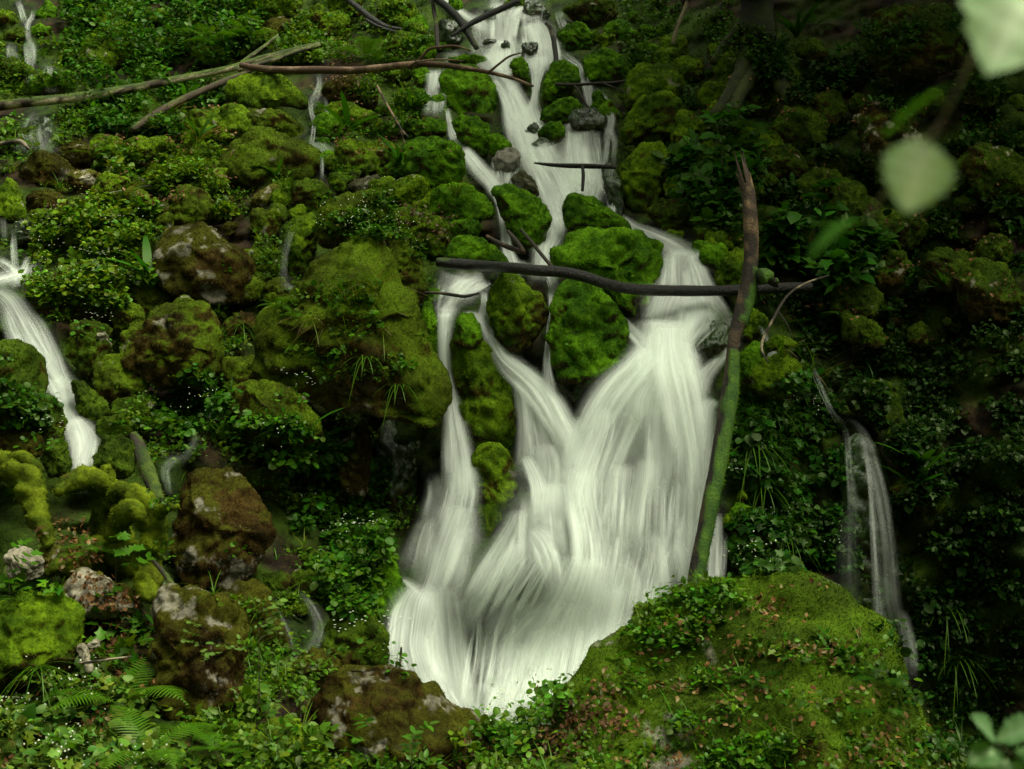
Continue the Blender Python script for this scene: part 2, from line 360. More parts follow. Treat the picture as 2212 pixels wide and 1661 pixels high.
SIDE = [
 # stream down the left edge
 ("left_a", [([(-10,560,20),(14,572,18),(30,590,16)],0.74,.12),([(28,500,7),(30,540,8),(32,585,10)],0.49,.14),([(60,552,8),(52,574,10),(40,598,14)],0.66,.12),
   ([(-20,606,34),(20,598,34),(50,588,22)],0.86,.14),
   ([(-8,625,22),(20,650,30),(44,690,34),(70,740,36),(100,790,40),(120,820,40)],0.82,.3),([(10,650,18),(20,700,20),(40,750,24),(64,800,28),(84,830,26)],0.61,.26),
   ([(60,668,14),(86,706,18),(112,760,20),(132,816,20)],0.49,.34),
   ([(112,812,24),(130,832,36),(140,866,22),(152,900,24),(166,930,38)],0.94,.3),([(150,820,20),(166,850,18),(170,890,14)],0.37,.26),
   ([(160,900,20),(174,930,36),(180,960,34),(176,990,26),(172,1022,22)],0.90,.3),([(206,925,10),(202,950,14),(194,985,16),(186,1018,16)],0.61,.26)]),
 # rill at the top left corner
 ("left_b", [([(36,0,10),(44,14,8),(48,28,8)],0.45,.1),([(70,20,6),(68,36,8),(58,52,8),(60,80,7)],0.42,.12),([(60,80,7),(64,95,14),(66,120,14),(64,150,10)],0.45,.14),
   ([(26,92,12),(24,108,12),(28,124,14)],0.26,.1),([(90,140,10),(104,146,14),(106,160,14)],0.39,.12),
   ([(84,240,18),(72,262,22),(60,290,22)],0.18,.16),([(90,270,28),(94,300,30)],0.16,.22),([(6,470,8),(8,500,8)],0.13,.12)]),
 # rivulets between the boulders left of the cascade
 ("mid_a", [([(688,160,8),(690,180,7),(684,202,12)],0.35,.12),([(676,205,10),(672,230,5),(676,250,5)],0.35,.2),([(700,208,6),(705,225,5),(706,245,5)],0.28,.2),
   ([(680,250,5),(677,275,5),(674,297,6)],0.42,.16),([(668,296,10),(684,306,16),(702,320,16)],0.35,.14),([(694,336,5),(696,352,5),(696,372,5)],0.28,.14)]),
 ("mid_b", [([(676,466,14),(656,470,12),(634,490,10),(622,520,8),(614,560,9),(612,604,10)],0.14,.3),([(610,612,18),(628,622,14)],0.16,.12)]),
 ("mid_c", [([(460,832,4),(456,860,5),(452,890,4)],0.09,.2),([(424,936,4),(416,960,9),(404,978,10)],0.12,.12),([(398,984,10),(374,994,16),(356,1012,12),(358,1036,12),(364,1056,8)],0.15,.12)]),
 ("mid_d", [([(635,1262,5),(652,1280,9),(670,1304,12),(688,1338,14),(690,1370,16),(672,1408,18)],0.12,.2),([(590,1302,5),(606,1330,6),(622,1362,7),(636,1412,6)],0.08,.16)]),
 ("mid_e", [([(350,1250,4),(356,1275,8)],0.4,.1),([(812,1180,4),(806,1196,5),(798,1210,5)],0.25,.16),([(818,1246,4),(812,1232,5)],0.25,.1)]),
 # thin double fall on the right
 ("right_a", [([(1752,782,3),(1764,812,6),(1778,845,5),(1800,890,5),(1815,906,7)],0.38,.12),
   ([(1815,904,6),(1836,908,9),(1856,922,10),(1874,960,14),(1890,1020,17),(1903,1080,19),(1912,1140,19),(1920,1210,20),(1926,1290,22),(1934,1330,22)],0.30,.35),
   ([(1846,918,6),(1866,960,6),(1878,1020,7),(1884,1080,8),(1888,1160,10),(1892,1230,12),(1896,1290,14),(1902,1340,16),(1920,1380,18)],0.45,.42),
   ([(1822,910,7),(1832,950,9),(1836,1010,10),(1842,1070,12),(1840,1130,14)],0.21,.25),([(1838,1080,20),(1834,1150,26),(1832,1230,28),(1836,1300,28)],0.09,.22),
   ([(1938,1316,10),(1950,1330,16),(1960,1370,18),(1966,1420,20),(1968,1470,18)],0.38,.4)]),
 # veil on the rocks beside the broken trunk
 ("right_b", [([(1640,700,6),(1652,722,9),(1664,750,7)],0.25,.16),([(1690,742,16),(1660,770,16),(1626,800,14)],0.3,.14)]),
]
def catmull(P, step):
    P = np.asarray(P, float); Q = np.vstack([2 * P[0] - P[1], P, 2 * P[-1] - P[-2]]); out = []
    for i in range(1, len(Q) - 2):
        n = max(2, int(np.linalg.norm(Q[i + 1][:2] - Q[i][:2]) / step)) if P.shape[1] == 3 and step > 1 else max(2, int(step))
        t = np.linspace(0, 1, n, endpoint=False)[:, None]
        a, b, c, d = Q[i - 1], Q[i], Q[i + 1], Q[i + 2]
        out.append(0.5 * (2 * b + (c - a) * t + (2 * a - 5 * b + 4 * c - d) * t ** 2 + (3 * b - a - 3 * c + d) * t ** 3))
    out.append(P[-1:]); return np.vstack(out)

# ------------------------------------------------------------------ terrain
_wp = np.vstack([catmull(r[0], 14) for r in FALLS] + [catmull(r[0], 14) for _, rs in SIDE for r in rs])
def near_water(px, py):
    px = np.asarray(px, float).ravel(); py = np.asarray(py, float).ravel(); out = np.zeros(len(px))
    inb = np.where((px > -120) & (px < 2100) & (py > -120) & (py < 1700))[0]
    for a in range(0, len(inb), 8000):
        k = inb[a:a + 8000]
        d = np.sqrt((px[k][:, None] - _wp[:, 0]) ** 2 + (py[k][:, None] - _wp[:, 1]) ** 2) - _wp[:, 2]
        out[k] = (1 - smooth(-6, 22, d.min(1))) * (1 - smooth(1520, 1570, py[k]))
    return out
def grid_axis(lo, hi, a, b, fine, coarse):
    return np.unique(np.concatenate([np.linspace(lo, a, max(2, int((a - lo) / coarse))), np.arange(a, b, fine), np.linspace(b, hi, max(2, int((hi - b) / coarse)))]))
gx = grid_axis(-700, 2900, -60, 2280, 6.0, 26); gy = grid_axis(-700, 2750, -60, 1720, 6.0, 26)
GX, GY = np.meshgrid(gx, gy); sh = GX.shape
TD = depth(GX, GY); TP = unproj(GX, GY, TD).reshape(-1, 3)
TW = near_water(GX, GY)
tn1 = fbm(TP * 1.1, 3, 11); tn2 = np.abs(noise(TP * 3.1, 5)); tn3 = fbm(TP * 9, 2, 9)
amp = 1 - 0.6 * TW
view = unit(TP - np.array([0, 0, CAMZ]))
bump = (tn1 * 0.34 + (tn2 - .3) * 0.24 + (np.abs(noise(TP * 6.3, 8)) - .3) * .09 + tn3 * 0.03) * amp
bump = bump * (1 - smooth(2150, 2500, GY.ravel()) * .9)
TP2 = TP + view * (.09 * amp * (GY.ravel() < 2000))[:, None] - view * bump[:, None] * 0.9 + np.array([0, 0, 0.25]) * (bump * 0.4)[:, None]
idx = np.arange(sh[0] * sh[1]).reshape(sh)
TF = np.stack([idx[1:, :-1].ravel(), idx[1:, 1:].ravel(), idx[:-1, 1:].ravel(), idx[:-1, :-1].ravel()], 1)
soil = mix((0.008, 0.005, 0.003), (0.045, 0.026, 0.012), smooth(-.3, .5, fbm(TP * 8, 4, 21, .7)))
mossg = mix((0.012, 0.024, 0.002), (0.040, 0.072, 0.004), smooth(-.5, .5, fbm(TP * 2.2, 3, 33)))
tcol = mix(soil, mossg, smooth(-.3, .1, fbm(TP * 1.4, 4, 41)))
wetc = mix((0.010, 0.010, 0.007), (0.026, 0.052, 0.006), smooth(-.2, .3, fbm(TP * 5.0, 4, 51, .7)))
tcol = mix(tcol, wetc, smooth(.2, .9, TW))
ground = mesh_np("ground", TP2, TF, tcol, M_SOIL); tag(ground, kind='structure')
# the valley floor where the camera stands and unseen slopes added to block low sky light
vx = np.linspace(-26, 26, 60); vy = np.linspace(-30, 3.6, 60); VX, VY = np.meshgrid(vx, vy)
VZ = 0.12 + 0.05 * fbm(np.stack([VX.ravel(), VY.ravel(), 0 * VX.ravel()], 1) * .6, 2, 3).reshape(VX.shape) + np.maximum(0, -1.5 - VY) * 0.62 + np.maximum(0, np.abs(VX) - 7) * .55
vi = np.arange(VX.size).reshape(VX.shape)
vf = np.stack([vi[:-1, :-1].ravel(), vi[:-1, 1:].ravel(), vi[1:, 1:].ravel(), vi[1:, :-1].ravel()], 1)
tag(mesh_np("light_blocking_hills", np.stack([VX.ravel(), VY.ravel(), VZ.ravel() - 0.25], 1), vf, (0.03, 0.05, 0.012), M_SOIL), kind='structure')

# ------------------------------------------------------------------ boulders
_ICO = {}
def ico(n):
    if n not in _ICO:
        b = bmesh.new(); bmesh.ops.create_icosphere(b, subdivisions=n, radius=1)
        b.verts.ensure_lookup_table()
        _ICO[n] = (np.array([v.co[:] for v in b.verts]), np.array([[v.index for v in f.verts] for f in b.faces]))
        b.free()
    return _ICO[n]
def vnormals(V, F):
    fn = np.cross(V[F[:, 1]] - V[F[:, 0]], V[F[:, 2]] - V[F[:, 0]])
    N = np.zeros_like(V)
    for k in range(3): np.add.at(N, F[:, k], fn)
    return unit(N)
PAL = {  # moss dark, moss light, share of brown patches with painted side shade, share of bare stone
 'e': ((0.022, 0.062, 0.002), (0.090, 0.205, 0.004), 0.22, 0.0),
 'g': ((0.026, 0.054, 0.002), (0.105, 0.175, 0.004), 0.30, 0.02),
 'o': ((0.030, 0.042, 0.002), (0.076, 0.122, 0.004), 0.42, 0.05),
 'b': ((0.024, 0.022, 0.002), (0.054, 0.056, 0.004), 0.66, 0.16),
 'm': ((0.022, 0.038, 0.002), (0.060, 0.108, 0.004), 0.46, 0.10),
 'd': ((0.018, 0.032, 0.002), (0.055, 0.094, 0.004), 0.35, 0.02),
 'w': ((0.014, 0.024, 0.004), (0.026, 0.058, 0.006), 0.30, 0.0),
 'p': ((0.060, 0.064, 0.008), (0.090, 0.090, 0.012), 0.30, 1.4),
 's': ((0.050, 0.050, 0.025), (0.075, 0.075, 0.040), 0.20, 1.2),
}
BOULDERS = []
KEEP = [(-60,238),(80,219),(230,200),(310,186),(440,160),(560,128),(690,94),(285,280),(380,222),(500,170),(520,140),(690,151),(870,141),(815,185),(880,296)]
def crowded(x, y, s, k=.9):
    """is there a big boulder, or one of the long logs, right here?"""
    if any(np.hypot(x - b['px'][0], y - b['px'][1]) < k * b['px'][2] + .35 * s for b in BOULDERS if b['px'][2] > 34): return True
    for (a, b), (c, d) in zip(KEEP, KEEP[1:]):
        t = np.clip(((x - a) * (c - a) + (y - b) * (d - b)) / max(1, (c - a) ** 2 + (d - b) ** 2), 0, 1)
        if np.hypot(c - a, d - b) < 200 and np.hypot(x - a - t * (c - a), y - 6 - b - t * (d - b)) < s + 12: return True
    return False
def boulder_surface(V, N, kind, stone=None, brown=None, seed=0, scale=1.0):
    lo, hi, b0, s0 = PAL[kind]; b0 = b0 if brown is None else brown; s0 = s0 if stone is None else stone
    o = seed * 3.17
    n1 = fbm((V + o) * 2.6 * scale, 3, seed); n2 = fbm((V + o + 9) * 1.9 * scale, 4, seed + 2); n3 = fbm((V + o + 31) * 3.0 * scale, 5, seed + 5, .62) * 1.7
    n4 = fbm((V + o) * 20, 3, seed + 9, .7)
    c = mix(lo, hi, smooth(-.45, .55, n1 + n4 * .5))
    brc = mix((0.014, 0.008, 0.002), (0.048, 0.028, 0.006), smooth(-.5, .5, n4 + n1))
    brown_shade = smooth(.50 - b0 * .85, .78 - b0 * .85, n2 * 1.0 + n4 * .25 - N[:, 2] * .50 + .18)  # brown moss patches, plus shade of sides and undersides painted in as brown
    c = mix(c, brc, brown_shade * .92)
    under = smooth(.35, .8, -N[:, 2] + n2 * .35)
    rk = mix((0.050, 0.035, 0.018), (0.110, 0.085, 0.050), smooth(-.4, .4, n3))
    c = mix(c, rk, under * .85)
    if s0 > 0:
        sm = smooth(.52 - s0 * .75, .60 - s0 * .75, n3 + n4 * .18 - .12)
        gr = np.clip(.5 + n4 * .9 + n1 * .5, 0, 1)
        base = mix((0.11, 0.095, 0.062), (0.36, 0.32, 0.235), gr) if kind != 's' else mix((0.10, 0.095, 0.075), (0.22, 0.21, 0.17), gr)
        if kind in 'bgom': sm = sm * smooth(-.55, .15, fbm((V + o) * 14, 4, seed + 19, .75)); base = base * np.array([.62, .64, .66])
        c = mix(c, base, sm)
    else: sm = np.zeros(len(V))
    return c, np.clip(1 - sm - under * .75, 0, 1)
def boulder(label, shape, kind='g', D=None, off=0.0, thick=0.85, tilt=0.28, rough=1.0, stone=None, brown=None, seed=None, name="boulder", cat="boulder", group=None, moss=1.0, sink=0.25, flat=0, mat=None, grow=1.05):
    seed = len(BOULDERS) + 1 if seed is None else seed
    rs = np.random.default_rng(seed * 77 + 5)
    if shape[0] == 'e':
        _, cx, cy, rx, ry, rot = shape; ang = np.linspace(0, 2 * pi, 72, endpoint=False)
        q = 2.0 + rs.random() * .9
        r = (np.abs(np.cos(ang)) ** q + np.abs(np.sin(ang)) ** q) ** (-1 / q)
        kk = 1 + .10 * np.sin(ang * 2 + rs.random() * 6) + .08 * np.sin(ang * 3 + rs.random() * 6) + .05 * np.sin(ang * 5 + rs.random() * 6)
        ex = r * np.cos(ang) * rx * kk; ey = r * np.sin(ang) * ry * kk
        a = radians(rot); poly = np.stack([cx + ex * cos(a) - ey * sin(a), cy + ex * sin(a) + ey * cos(a)], 1)
    else:
        poly = np.asarray(shape, float)
        # area centroid
        x, y = poly[:, 0], poly[:, 1]; x2, y2 = np.roll(x, -1), np.roll(y, -1); cr = x * y2 - x2 * y; A = cr.sum() / 2
        cx = ((x + x2) * cr).sum() / (6 * A); cy = ((y + y2) * cr).sum() / (6 * A)
    # radius by angle from a densified outline
    den = np.vstack([poly[i] + (np.roll(poly, -1, 0)[i] - poly[i]) * t for i in range(len(poly)) for t in np.linspace(0, 1, 14, endpoint=False)][0:0] + [poly[i][None] + (np.roll(poly, -1, 0)[i] - poly[i])[None] * np.linspace(0, 1, 14, endpoint=False)[:, None] for i in range(len(poly))])
    th = np.arctan2(-(den[:, 1] - cy), den[:, 0] - cx); rr = np.hypot(den[:, 0] - cx, den[:, 1] - cy)
    od = np.argsort(th); th, rr = th[od], rr[od]
    tg = np.linspace(-pi, pi, 181); Rg = np.interp(tg, th, rr, period=2 * pi)
    ker = np.array([.15, .2, .3, .2, .15]); Rg = np.convolve(np.concatenate([Rg[-5:-1], Rg, Rg[1:5]]), ker, 'same')[4:-4]
    rpx = Rg.mean()
    if D is None:
        D = float(depth(cx, cy)[0]); D = D - (0.55 - sink) * rpx * D / FPX - off
    m = D / FPX
    n = 3 if rpx < 12 else 4 if rpx < 34 else 5 if rpx < 95 else 6
    U, F = ico(n); th = np.arctan2(U[:, 2], U[:, 0]); R = np.interp(th, tg, Rg, period=2 * pi) * m * grow
    T = rpx * m * thick
    Us = U.copy()
    # facets: cut by planes, the way limestone blocks break
    for k in range(flat * 2 if flat else 7):
        nn = unit(np.array([rs.normal() * .75, -0.75 - rs.random() * .6, rs.normal() * .7 + .2])); dist = .66 + rs.random() * .26
        d = Us @ nn - dist; Us = Us - nn * (np.where(d > 0, d * .9, 0))[:, None]
    V = np.stack([Us[:, 0] * R, Us[:, 1] * T, Us[:, 2] * R], 1)
    L = rpx * m; N = vnormals(V, F); o = np.array([rs.random() * 50, rs.random() * 50, rs.random() * 50])
    d1 = fbm(V / L * 1.4 + o, 4, seed) * .17 * rough
    d2 = (np.abs(noise(V / L * 2.4 + o, seed + 3)) - .28) * .19 * rough + (np.abs(noise(V / .22 + o, seed + 13)) - .28) * min(.05, .035 / L) * rough
    d3 = (np.abs(noise(V / 0.10 + o, seed + 4)) - .28) * 0.026 / L * rough + (np.abs(noise(V / 0.04 + o, seed + 6)) - .28) * 0.012 / L * rough
    edge = 1 - .55 * (1 - np.abs(U[:, 1])) ** 2
    V = V + N * ((d1 + d2) * edge + d3)[:, None] * L
    V[:, 1] += tilt * V[:, 2]
    N = vnormals(V, F)
    c0 = unproj(cx, cy, D)
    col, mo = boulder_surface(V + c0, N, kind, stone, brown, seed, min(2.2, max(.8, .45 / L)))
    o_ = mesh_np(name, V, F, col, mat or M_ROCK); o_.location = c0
    tag(o_, label, cat, group)
    BOULDERS.append(dict(o=o_, V=V, F=F, N=N, col=col, moss=mo * moss, c=c0, L=L, kind=kind, px=(cx, cy, rpx)))
    return o_
def P(s): return [tuple(float(v) for v in t.split(',')) for t in s.split()]
B = boulder
# --- the large rocks left of the fall
B("huge olive mossy rock overhanging a dark hollow, left of the fall", P("783,497 799,502 840,540 842,556 837,567 864,605 891,643 913,718 945,783 964,837 965,859 956,891 940,915 905,903 851,907 797,886 756,883 702,875 670,856 635,837 590,830 564,810 559,756 560,702 564,675 589,653 629,618 675,572 729,527 770,500"), 'o', D=9.7, thick=.75, brown=.46, tilt=.42, seed=4, flat=8, rough=1.2)
B("narrow mossy rock leaning behind the huge overhanging rock", P("835,505 870,510 895,545 915,590 922,625 905,655 870,640 835,580"), 'o', D=10.3, thick=.8, brown=.5)
B("olive mossy rock just uphill of the huge overhanging rock", P("745,418 797,410 823,421 834,445 837,472 820,525 756,540 702,535 680,500 687,464 699,437"), 'o', D=10.95, brown=.3)
B("wide mossy boulder with a pale bare streak, uphill on the left", P("500,300 540,270 590,275 640,300 680,320 690,350 680,385 640,405 560,418 495,400 470,362"), 'o', stone=.10, thick=1.0, tilt=.5)
B("brown mossy boulder resting on top of the wide streaked boulder", P("500,250 520,235 570,232 620,245 650,275 655,305 600,310 510,295"), 'o', brown=.45, stone=.12)
B("yellow green mossy boulder under the end of the long pale log", P("490,175 520,155 580,153 620,170 650,200 670,230 665,258 600,262 520,240 485,200"), 'g', stone=.02, brown=.2)
B("rounded boulder with cream bare patches in brown moss, mid left", P("335,508 348,489 378,478 421,477 454,491 475,516 513,535 535,556 540,589 535,616 526,648 459,662 391,640 359,621 343,594 335,556"), 'b', D=10.75, brown=.55, stone=.50, thick=.9, flat=5)
B("rounded boulder, brown on one side and bright moss on the other", P("378,640 410,648 445,661 459,691 472,715 475,769 470,810 432,834 351,834 283,796 270,764 267,726 297,696 324,659"), 'o', D=9.85, brown=.55, stone=.14, thick=.9, flat=6)
B("tall dark brown boulder with grey specks beside the mossy stump", P("402,1031 432,1018 486,1017 510,1034 529,1053 553,1075 580,1110 593,1147 572,1188 553,1231 513,1269 432,1268 391,1231 375,1183 373,1120 378,1080"), 'b', D=8.55, brown=.95, stone=.46, thick=.85, flat=6)
B("tall brown rock with a notched front and a mossy shoulder, lower left", P("316,1302 329,1283 364,1280 418,1289 472,1297 499,1316 508,1343 524,1386 521,1418 508,1456 529,1496 513,1523 459,1564 391,1591 351,1591 324,1564 324,1496 346,1456 324,1415 337,1361 313,1326"), 'b', D=7.3, brown=.6, stone=.42, thick=.8, flat=6, rough=1.3)
B("round mossy boulder cut by the left edge of the picture, low down", P("-50,1330 0,1306 40,1293 80,1288 120,1290 150,1300 168,1330 172,1370 165,1420 140,1455 80,1472 0,1480 -60,1440"), 'g', D=7.35, brown=.4, thick=.9)
B("dark mossy rock between the notched rock and a small rill", P("497,1272 529,1262 562,1270 578,1283 594,1321 618,1364 635,1402 636,1424 594,1440 545,1432 510,1390 495,1340 480,1300"), 'b', D=8.1, brown=.6)
B("brown low rock with a pale streak, left of the lichen grey rock", P("583,1456 613,1432 643,1421 670,1407 691,1406 707,1418 729,1432 735,1455 715,1480 675,1500 621,1496 585,1480"), 'b', D=7.75, stone=.16, brown=.5)
B("broad brown rock with grey lichen patches at the foot of the fall", P("713,1461 734,1451 770,1451 824,1453 856,1459 891,1472 918,1494 950,1510 999,1542 1040,1559 1064,1575 1055,1605 1010,1650 945,1690 810,1700 720,1690 680,1640 664,1590 661,1569 670,1532 691,1499"), 'b', D=7.25, stone=.62, brown=.8, thick=.8, flat=7)
B("yellow green mossy hump at the bottom edge, left of centre", P("560,1600 575,1572 621,1565 653,1581 690,1615 720,1670 715,1740 560,1760 480,1720 500,1650"), 'o', D=6.75, brown=.25, thick=.9)
# --- the mound in front on the right
MOUND = B("great moss and leaf covered boulder in front, lower right", P("1110,1600 1165,1569 1206,1505 1256,1461 1269,1429 1310,1391 1372,1361 1385,1334 1431,1312 1480,1292 1553,1276 1647,1256 1721,1240 1780,1243 1846,1272 1892,1316 1940,1364 1980,1429 1993,1483 2001,1537 2023,1586 2077,1634 2130,1690 2150,1800 1900,1900 1500,1900 1200,1850 1090,1740 1075,1640"), 'm', D=7.5, thick=.85, tilt=.42, brown=.45, stone=.20, rough=1.2, grow=.975, seed=19, flat=2)
# --- rocks in and beside the main fall
B("broad bright green boulder splitting the stream above the black log", P("1192,556 1207,532 1231,505 1253,489 1280,487 1310,494 1345,494 1377,500 1395,518 1420,522 1434,537 1431,562 1426,578 1408,606 1399,650 1360,690 1320,640 1300,612 1242,600 1196,585"), 'e', D=10.35, thick=.85, brown=.05, tilt=.35, rough=1.5, seed=31)
B("bright green boulder just upstream of the broad one", P("1222,427 1231,417 1253,419 1280,424 1304,440 1320,456 1339,467 1355,483 1361,500 1296,510 1269,510 1237,505 1223,485 1218,454"), 'e', D=11.1, brown=.02)
B("tall green boulder with a brown hollow face, under the black log", P("1199,648 1202,629 1215,613 1239,597 1256,589 1269,591 1285,605 1304,632 1323,656 1345,686 1357,721 1350,756 1334,788 1310,805 1269,826 1215,822 1193,783 1188,742 1193,675"), 'e', D=9.75, thick=.9, brown=.22, tilt=.4, seed=33)
B("pointed dark mossy boulder between two white falls", P("1096,578 1115,591 1134,610 1156,629 1175,648 1181,670 1177,697 1160,724 1130,758 1100,762 1072,729 1058,689 1055,640 1069,608"), 'g', D=9.9, thick=.9, brown=.42, tilt=.35)
B("wide leafy green boulder left of the stream, above the pool", P("925,440 937,420 945,405 972,394 1004,394 1034,410 1061,437 1066,460 1050,480 1010,500 960,480 930,465"), 'e', brown=.12)
B("round wet green boulder in the stream below the grey stones", P("1066,410 1085,398 1107,400 1134,411 1161,427 1183,455 1188,478 1180,500 1166,530 1148,545 1121,528 1100,496 1078,460"), 'e', D=11.15, brown=.10)
B("low emerald boulder beside the mossy end of the black log", P("970,528 983,510 1013,508 1045,518 1069,535 1091,556 1096,575 999,575 972,555"), 'e', D=10.75, brown=.03)
B("small green rock under the wide leafy boulder", ('e',1008,492,32,22,5), 'e', off=.1)
B("smooth bright moss knob between the two left falls", P("985,690 1000,674 1020,676 1036,700 1038,735 1020,755 990,750 982,720"), 'e', D=9.75, thick=.9, brown=.1)
B("emerald moss wall with a hanging fringe between the left falls", P("978,735 1000,725 1040,735 1070,770 1100,830 1112,880 1112,955 1080,985 1030,975 1000,950 985,880 974,820"), 'g', D=9.75, thick=.55, brown=.42, seed=41, tilt=.12)
B("mossy ledge below the fringe, between the left falls", P("1022,985 1040,962 1068,958 1095,975 1115,1010 1114,1060 1098,1090 1085,1140 1060,1195 1040,1200 1036,1120 1024,1050"), 'g', D=9.35, thick=.6, brown=.3, tilt=.1)
B("dark green rock wedged between the huge rock and the left fall", P("912,655 930,650 945,690 948,760 935,775 915,730"), 'e', D=10.0)
B("small green stone at the left end of the black log", ('e',928,640,22,24,0), 'e', D=10.4)
B("wet green boulder in the right hand fall by the broken trunk", P("1490,760 1512,724 1539,694 1561,696 1578,712 1572,745 1545,770 1512,785"), 'w', D=9.72, thick=.8, mat=M_WET)
B("dark rock shelf under the tall green boulder", P("1190,815 1240,830 1300,810 1310,850 1262,925 1240,960 1222,915 1205,870"), 'w', D=9.85, thick=.6, mat=M_WET)
B("mossy rock at the left foot of the main fall", P("800,1200 830,1190 850,1215 868,1255 880,1290 868,1330 835,1350 800,1330 790,1260"), 'e', D=8.95, brown=.2)
B("dark mossy bank stone below the foot of the fall", P("705,1350 740,1320 800,1330 835,1370 840,1430 790,1450 720,1440 695,1400"), 'd', D=8.2)
# --- cascade, upper part
B("dark green boulder with hanging moss under the small curtain fall", P("950,165 965,146 1000,138 1030,146 1060,165 1077,194 1069,238 1062,285 1026,280 980,255 956,215"), 'e', D=13.75, thick=.8, brown=.15)
B("green boulder left of the chute, beneath the hanging moss rock", P("977,259 999,248 1031,251 1053,270 1058,300 1050,340 1020,330 990,300"), 'e', off=.34)
B("small green boulder against the left side of the chute", P("1053,294 1075,286 1096,302 1106,318 1080,340 1058,335"), 'e', off=.34)
B("bare grey stone washed by water in the cascade", P("1066,345 1075,326 1095,317 1115,320 1124,335 1122,358 1100,378 1075,375"), 's', off=.34, stone=1.2, moss=0)
B("speckled grey and green stone below the washed grey stone", P("1103,385 1129,365 1148,383 1162,408 1166,424 1140,430 1110,405"), 's', stone=.55, off=.34)
B("green stone in mid stream where the chutes meet", P("1162,294 1172,273 1193,254 1210,259 1219,278 1213,305 1190,314"), 'e', off=.34)
B("half drowned grey stone beside the mid stream green stone", ('e',1152,284,14,20,10), 'w', off=.2, mat=M_WET)
B("dark hump of mossy rock between the two chutes of the cascade", P("1099,140 1110,125 1130,122 1140,140 1144,170 1140,196 1126,178 1110,160"), 'e', off=.32, brown=.5)
B("grey drowned rock under the hump of the upper cascade", ('e',1144,108,17,17,0), 'w', off=.30, mat=M_WET)
B("black wet rock behind the forked branch, top of the cascade", ('e',972,72,28,30,0), 'w', off=.25, mat=M_WET)
B("dark wet rock behind the streaky curtain, top of the cascade", ('e',1058,44,14,30,0), 'w', off=.05, mat=M_WET)
B("low mossy lip of rock under the thin left curtain of the cascade", ('e',1012,131,46,12,4), 'e', off=.17)
B("small wet stone above the hump of the upper cascade", ('e',1092,97,11,8,0), 'w', off=.28, mat=M_WET)
B("small wet stone in the white basin of the upper cascade", ('e',1058,90,13,7,0), 'w', off=.24, mat=M_WET)
B("low drowned ledge under the green mid stream stone", ('e',1174,316,24,16,0), 'w', off=.16, mat=M_WET)
B("black bank rock right of the lower cascade pool", P("1300,360 1325,352 1345,400 1345,470 1325,480 1316,440 1304,400"), 'w', off=.25, mat=M_WET)
B("dark mossy boulder right of the narrow chute", P("1183,155 1196,132 1220,128 1245,146 1252,175 1235,200 1205,215 1180,240 1172,215"), 'e', off=.34, brown=.15)
B("round mossy boulder below the dangling branch", P("1170,245 1196,216 1231,208 1256,224 1250,258 1205,270 1172,262"), 'e', off=.34, brown=.12)
B("wet rock veiled by thin water right of the chute", P("1228,250 1246,232 1284,232 1308,254 1305,280 1270,285 1236,280"), 'w', off=.34, mat=M_WET)
B("green wedge of rock between two thin trickles", ('e',1294,218,15,22,-10), 'e', off=.34)
B("dark mossy boulder at the right of the top step", P("1204,72 1226,51 1247,46 1266,54 1279,75 1276,105 1245,122 1212,112"), 'e', off=.1, brown=.18)
B("big round mossy boulder right of the cascade", P("1259,130 1274,111 1301,97 1323,105 1339,116 1357,135 1365,158 1345,178 1310,185 1274,178 1262,155"), 'e', off=.2, brown=.08)
B("smooth mossy cap rock near the top, right of the cascade", P("1303,66 1315,48 1340,40 1358,48 1361,70 1340,78 1312,78"), 'e')
B("small mossy rock right of the smooth cap rock", ('e',1399,68,22,13,-5), 'e')
B("little mossy knob on the top slope beside the dry branch", ('e',1367,36,10,11,0), 'e')
B("lumpy mossy stone above the big round boulder", ('e',1309,88,18,16,0), 'g')
B("mossy stone between the top step and the lumpy stone", ('e',1284,80,13,16,0), 'g')
B("pair topped mossy rock right of the lumpy stone", ('e',1355,82,20,15,15), 'e')
B("mossy stone right of the big round boulder", ('e',1366,122,14,13,0), 'e')
B("grey wet slab beside the mossy stones", ('e',1346,104,14,12,20), 's', stone=.8)
B("brown bouldery ledge at the top right of the cascade", P("1215,20 1250,0 1300,-15 1330,0 1330,40 1290,60 1240,46"), 'd', off=.1)
B("mossy rock on the crest in the middle of the cascade", P("1088,8 1100,-8 1130,-12 1136,6 1122,28 1104,26"), 'g', off=.15)
B("drowned mossy stone under the right curtain of the top step", ('e',1156,28,26,24,0), 'w', off=.05, mat=M_WET)
B("green stone in the top stream left of the crest rock", ('e',984,10,16,14,0), 'e', off=.2)
# --- rocks left of the cascade
B("large mossy boulder in the middle of the slope beside the stream", P("872,322 880,300 905,294 940,294 972,305 996,319 1003,345 999,380 983,400 945,405 905,396 880,369"), 'e', D=11.9, brown=.42, thick=.9)
B("smaller mossy boulder next to the large one on the slope", P("776,328 788,308 813,302 840,305 864,319 878,340 876,365 837,372 797,362 780,348"), 'g', brown=.45)
B("mossy boulder with a bright sunlit rim above the leafy shelf", P("851,220 859,197 888,193 915,194 929,213 945,238 947,258 905,258 865,245"), 'e', brown=.05)
B("long mossy shelf of rock crossed by a dead twig", P("794,292 824,273 859,267 891,259 932,251 961,259 963,290 918,298 864,302 810,305"), 'e', brown=.15)
B("dark boulder with a bare tan face below the long branch", P("698,189 713,178 745,162 772,157 788,173 810,194 817,220 799,252 770,248 729,232 702,214"), 'b', stone=.12, brown=.5, off=.1)
B("round brown mossy boulder near the top, left of the cascade", P("687,35 702,24 734,20 753,30 756,49 753,70 729,88 702,88 687,62"), 'g', brown=.5)
